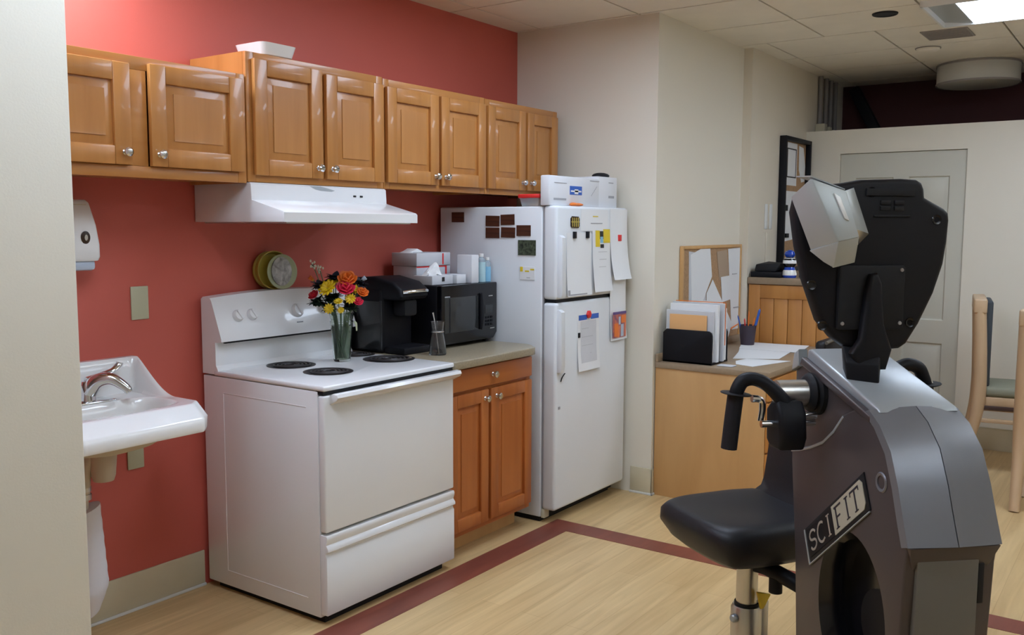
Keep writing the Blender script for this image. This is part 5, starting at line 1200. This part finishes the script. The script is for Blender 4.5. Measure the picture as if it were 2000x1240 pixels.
b = B(); lathe(b, [(.014, 0), (.014, .012), (.010, .016), (0, .016)], (px_-.048, py_-.022, .185), (-1, -.4, 0), 16); obj('sleeve_button', b, SILVERSH, t)
b = B(); box(b, (px_+.030, py_-.02, .05), (px_+.072, py_+.02, .24), .005); obj('side_bracket', b, STEEL, t)
b = B(); hexa(b, [(px_+.012, py_-.060, .285), (px_+.065, py_-.050, .272), (px_+.065, py_-.040, .272), (px_+.012, py_-.045, .285), (px_+.025, py_-.060, .225), (px_+.04, py_-.052, .225), (px_+.04, py_-.045, .225), (px_+.025, py_-.048, .225)], .003); obj('yellow_lever', b, YLEVER, t)
b = B(); tube(b, [(px_+.0, py_-.06, .385), (px_+.045, py_-.10, .375), (.02, .70, .335), (.02, .56, .32)], .026, 12); obj('support_beam', b, BLACKP, t)
b = B(); cyl(b, (px_+.052, py_-.11, .355), (px_+.052, py_-.11, .305), .022); obj('adjust_knob', b, BLACKM, t)
b = B(); box(b, (-.17, .0, 0), (.17, .08, .04), .01); box(b, (-.05, .05, 0), (.05, 1.03, .035), .008); box(b, (-.18, .87, 0), (.06, 1.03, .036), .006); obj('floor_frame', b, GUNMETAL, t)
b = B(); ball(b, (-.225, .90, .78), .016, 1, 1, 1.5, 12); b.free()
# silver holder hooked on the console
t2 = thing('document_holder', 'silver sheet metal holder hooked over the top of the machine console', 'holder', (-.17, .36, 1.40))
A_ = V((-.232, .350, 1.628)); B_ = V((-.142, .330, 1.594)); C_ = V((-.112, .310, 1.475)); D_ = V((-.190, .318, 1.487)); D2 = V((-.170, .310, 1.462))
L1 = V((-.262, .405, 1.580)); L2 = V((-.212, .392, 1.442))
b = B()
hexa(b, [A_, B_, C_, D2, A_+V((-.030, .055, -.048)), B_+V((.010, .075, .0)), C_+V((.010, .085, -.012)), V((-.205, .395, 1.438))], .004)
obj('box_front', b, ALU, t2)
b = B(); hexa(b, [A_+V((.004, .01, .003)), B_+V((0, .01, .003)), B_+V((.012, .085, .010)), A_+V((-.002, .085, .006)), A_+V((.004, .01, .006)), B_+V((0, .01, .006)), B_+V((.012, .085, .013)), A_+V((-.002, .085, .009))]); obj('top_hook', b, ALU, t2)
b = B(); hexa(b, [C_+V((.0, .002, 0)), D2+V((.0, .002, 0)), V((-.163, .345, 1.394)), V((-.104, .345, 1.408)), C_+V((0, .008, -.002)), D2+V((0, .008, -.002)), V((-.163, .352, 1.394)), V((-.104, .352, 1.408))], .001); obj('bottom_tab', b, ALU, t2)
b = B(); hexa(b, [D2, V((-.163, .345, 1.394)), V((-.178, .37, 1.408)), V((-.208, .392, 1.437)), D2+V((.003, .006, .002)), V((-.160, .351, 1.397)), V((-.175, .376, 1.411)), V((-.204, .397, 1.440))], .0005); obj('side_lip', b, ALU, t2)
b = B(); hexa(b, [B_+V((.006, .02, 0)), V((-.085, .400, 1.606)), V((-.040, .395, 1.483)), C_+V((.006, .03, .02)), B_+V((.003, .026, 0)), V((-.088, .406, 1.604)), V((-.043, .402, 1.482)), C_+V((.003, .036, .02))], .001); obj('right_wing', b, ALU, t2)
b = B(); hexa(b, [C_+V((.006, .03, .02)), V((-.040, .395, 1.483)), V((-.075, .400, 1.445)), V((-.108, .385, 1.432)), C_+V((.006, .036, .02)), V((-.040, .401, 1.483)), V((-.075, .406, 1.445)), V((-.108, .391, 1.432))], .0005); obj('wing_flap', b, STEEL, t2)
fnx = (B_-A_).cross(D2-A_).normalized()
if fnx.y > 0: fnx = -fnx
def onface(u, v, e): return A_+(B_-A_)*u+((D2-A_)*(1-u)+(C_-B_)*u)*v+fnx*e
b = B(); hexa(b, [onface(.54, .16, .0005), onface(.70, .20, .0005), onface(.74, .66, .0005), onface(.60, .62, .0005), onface(.54, .16, .006), onface(.70, .20, .006), onface(.74, .66, .006), onface(.60, .62, .006)], .0005); obj('raised_strip', b, PORC, t2)
FR.pop()
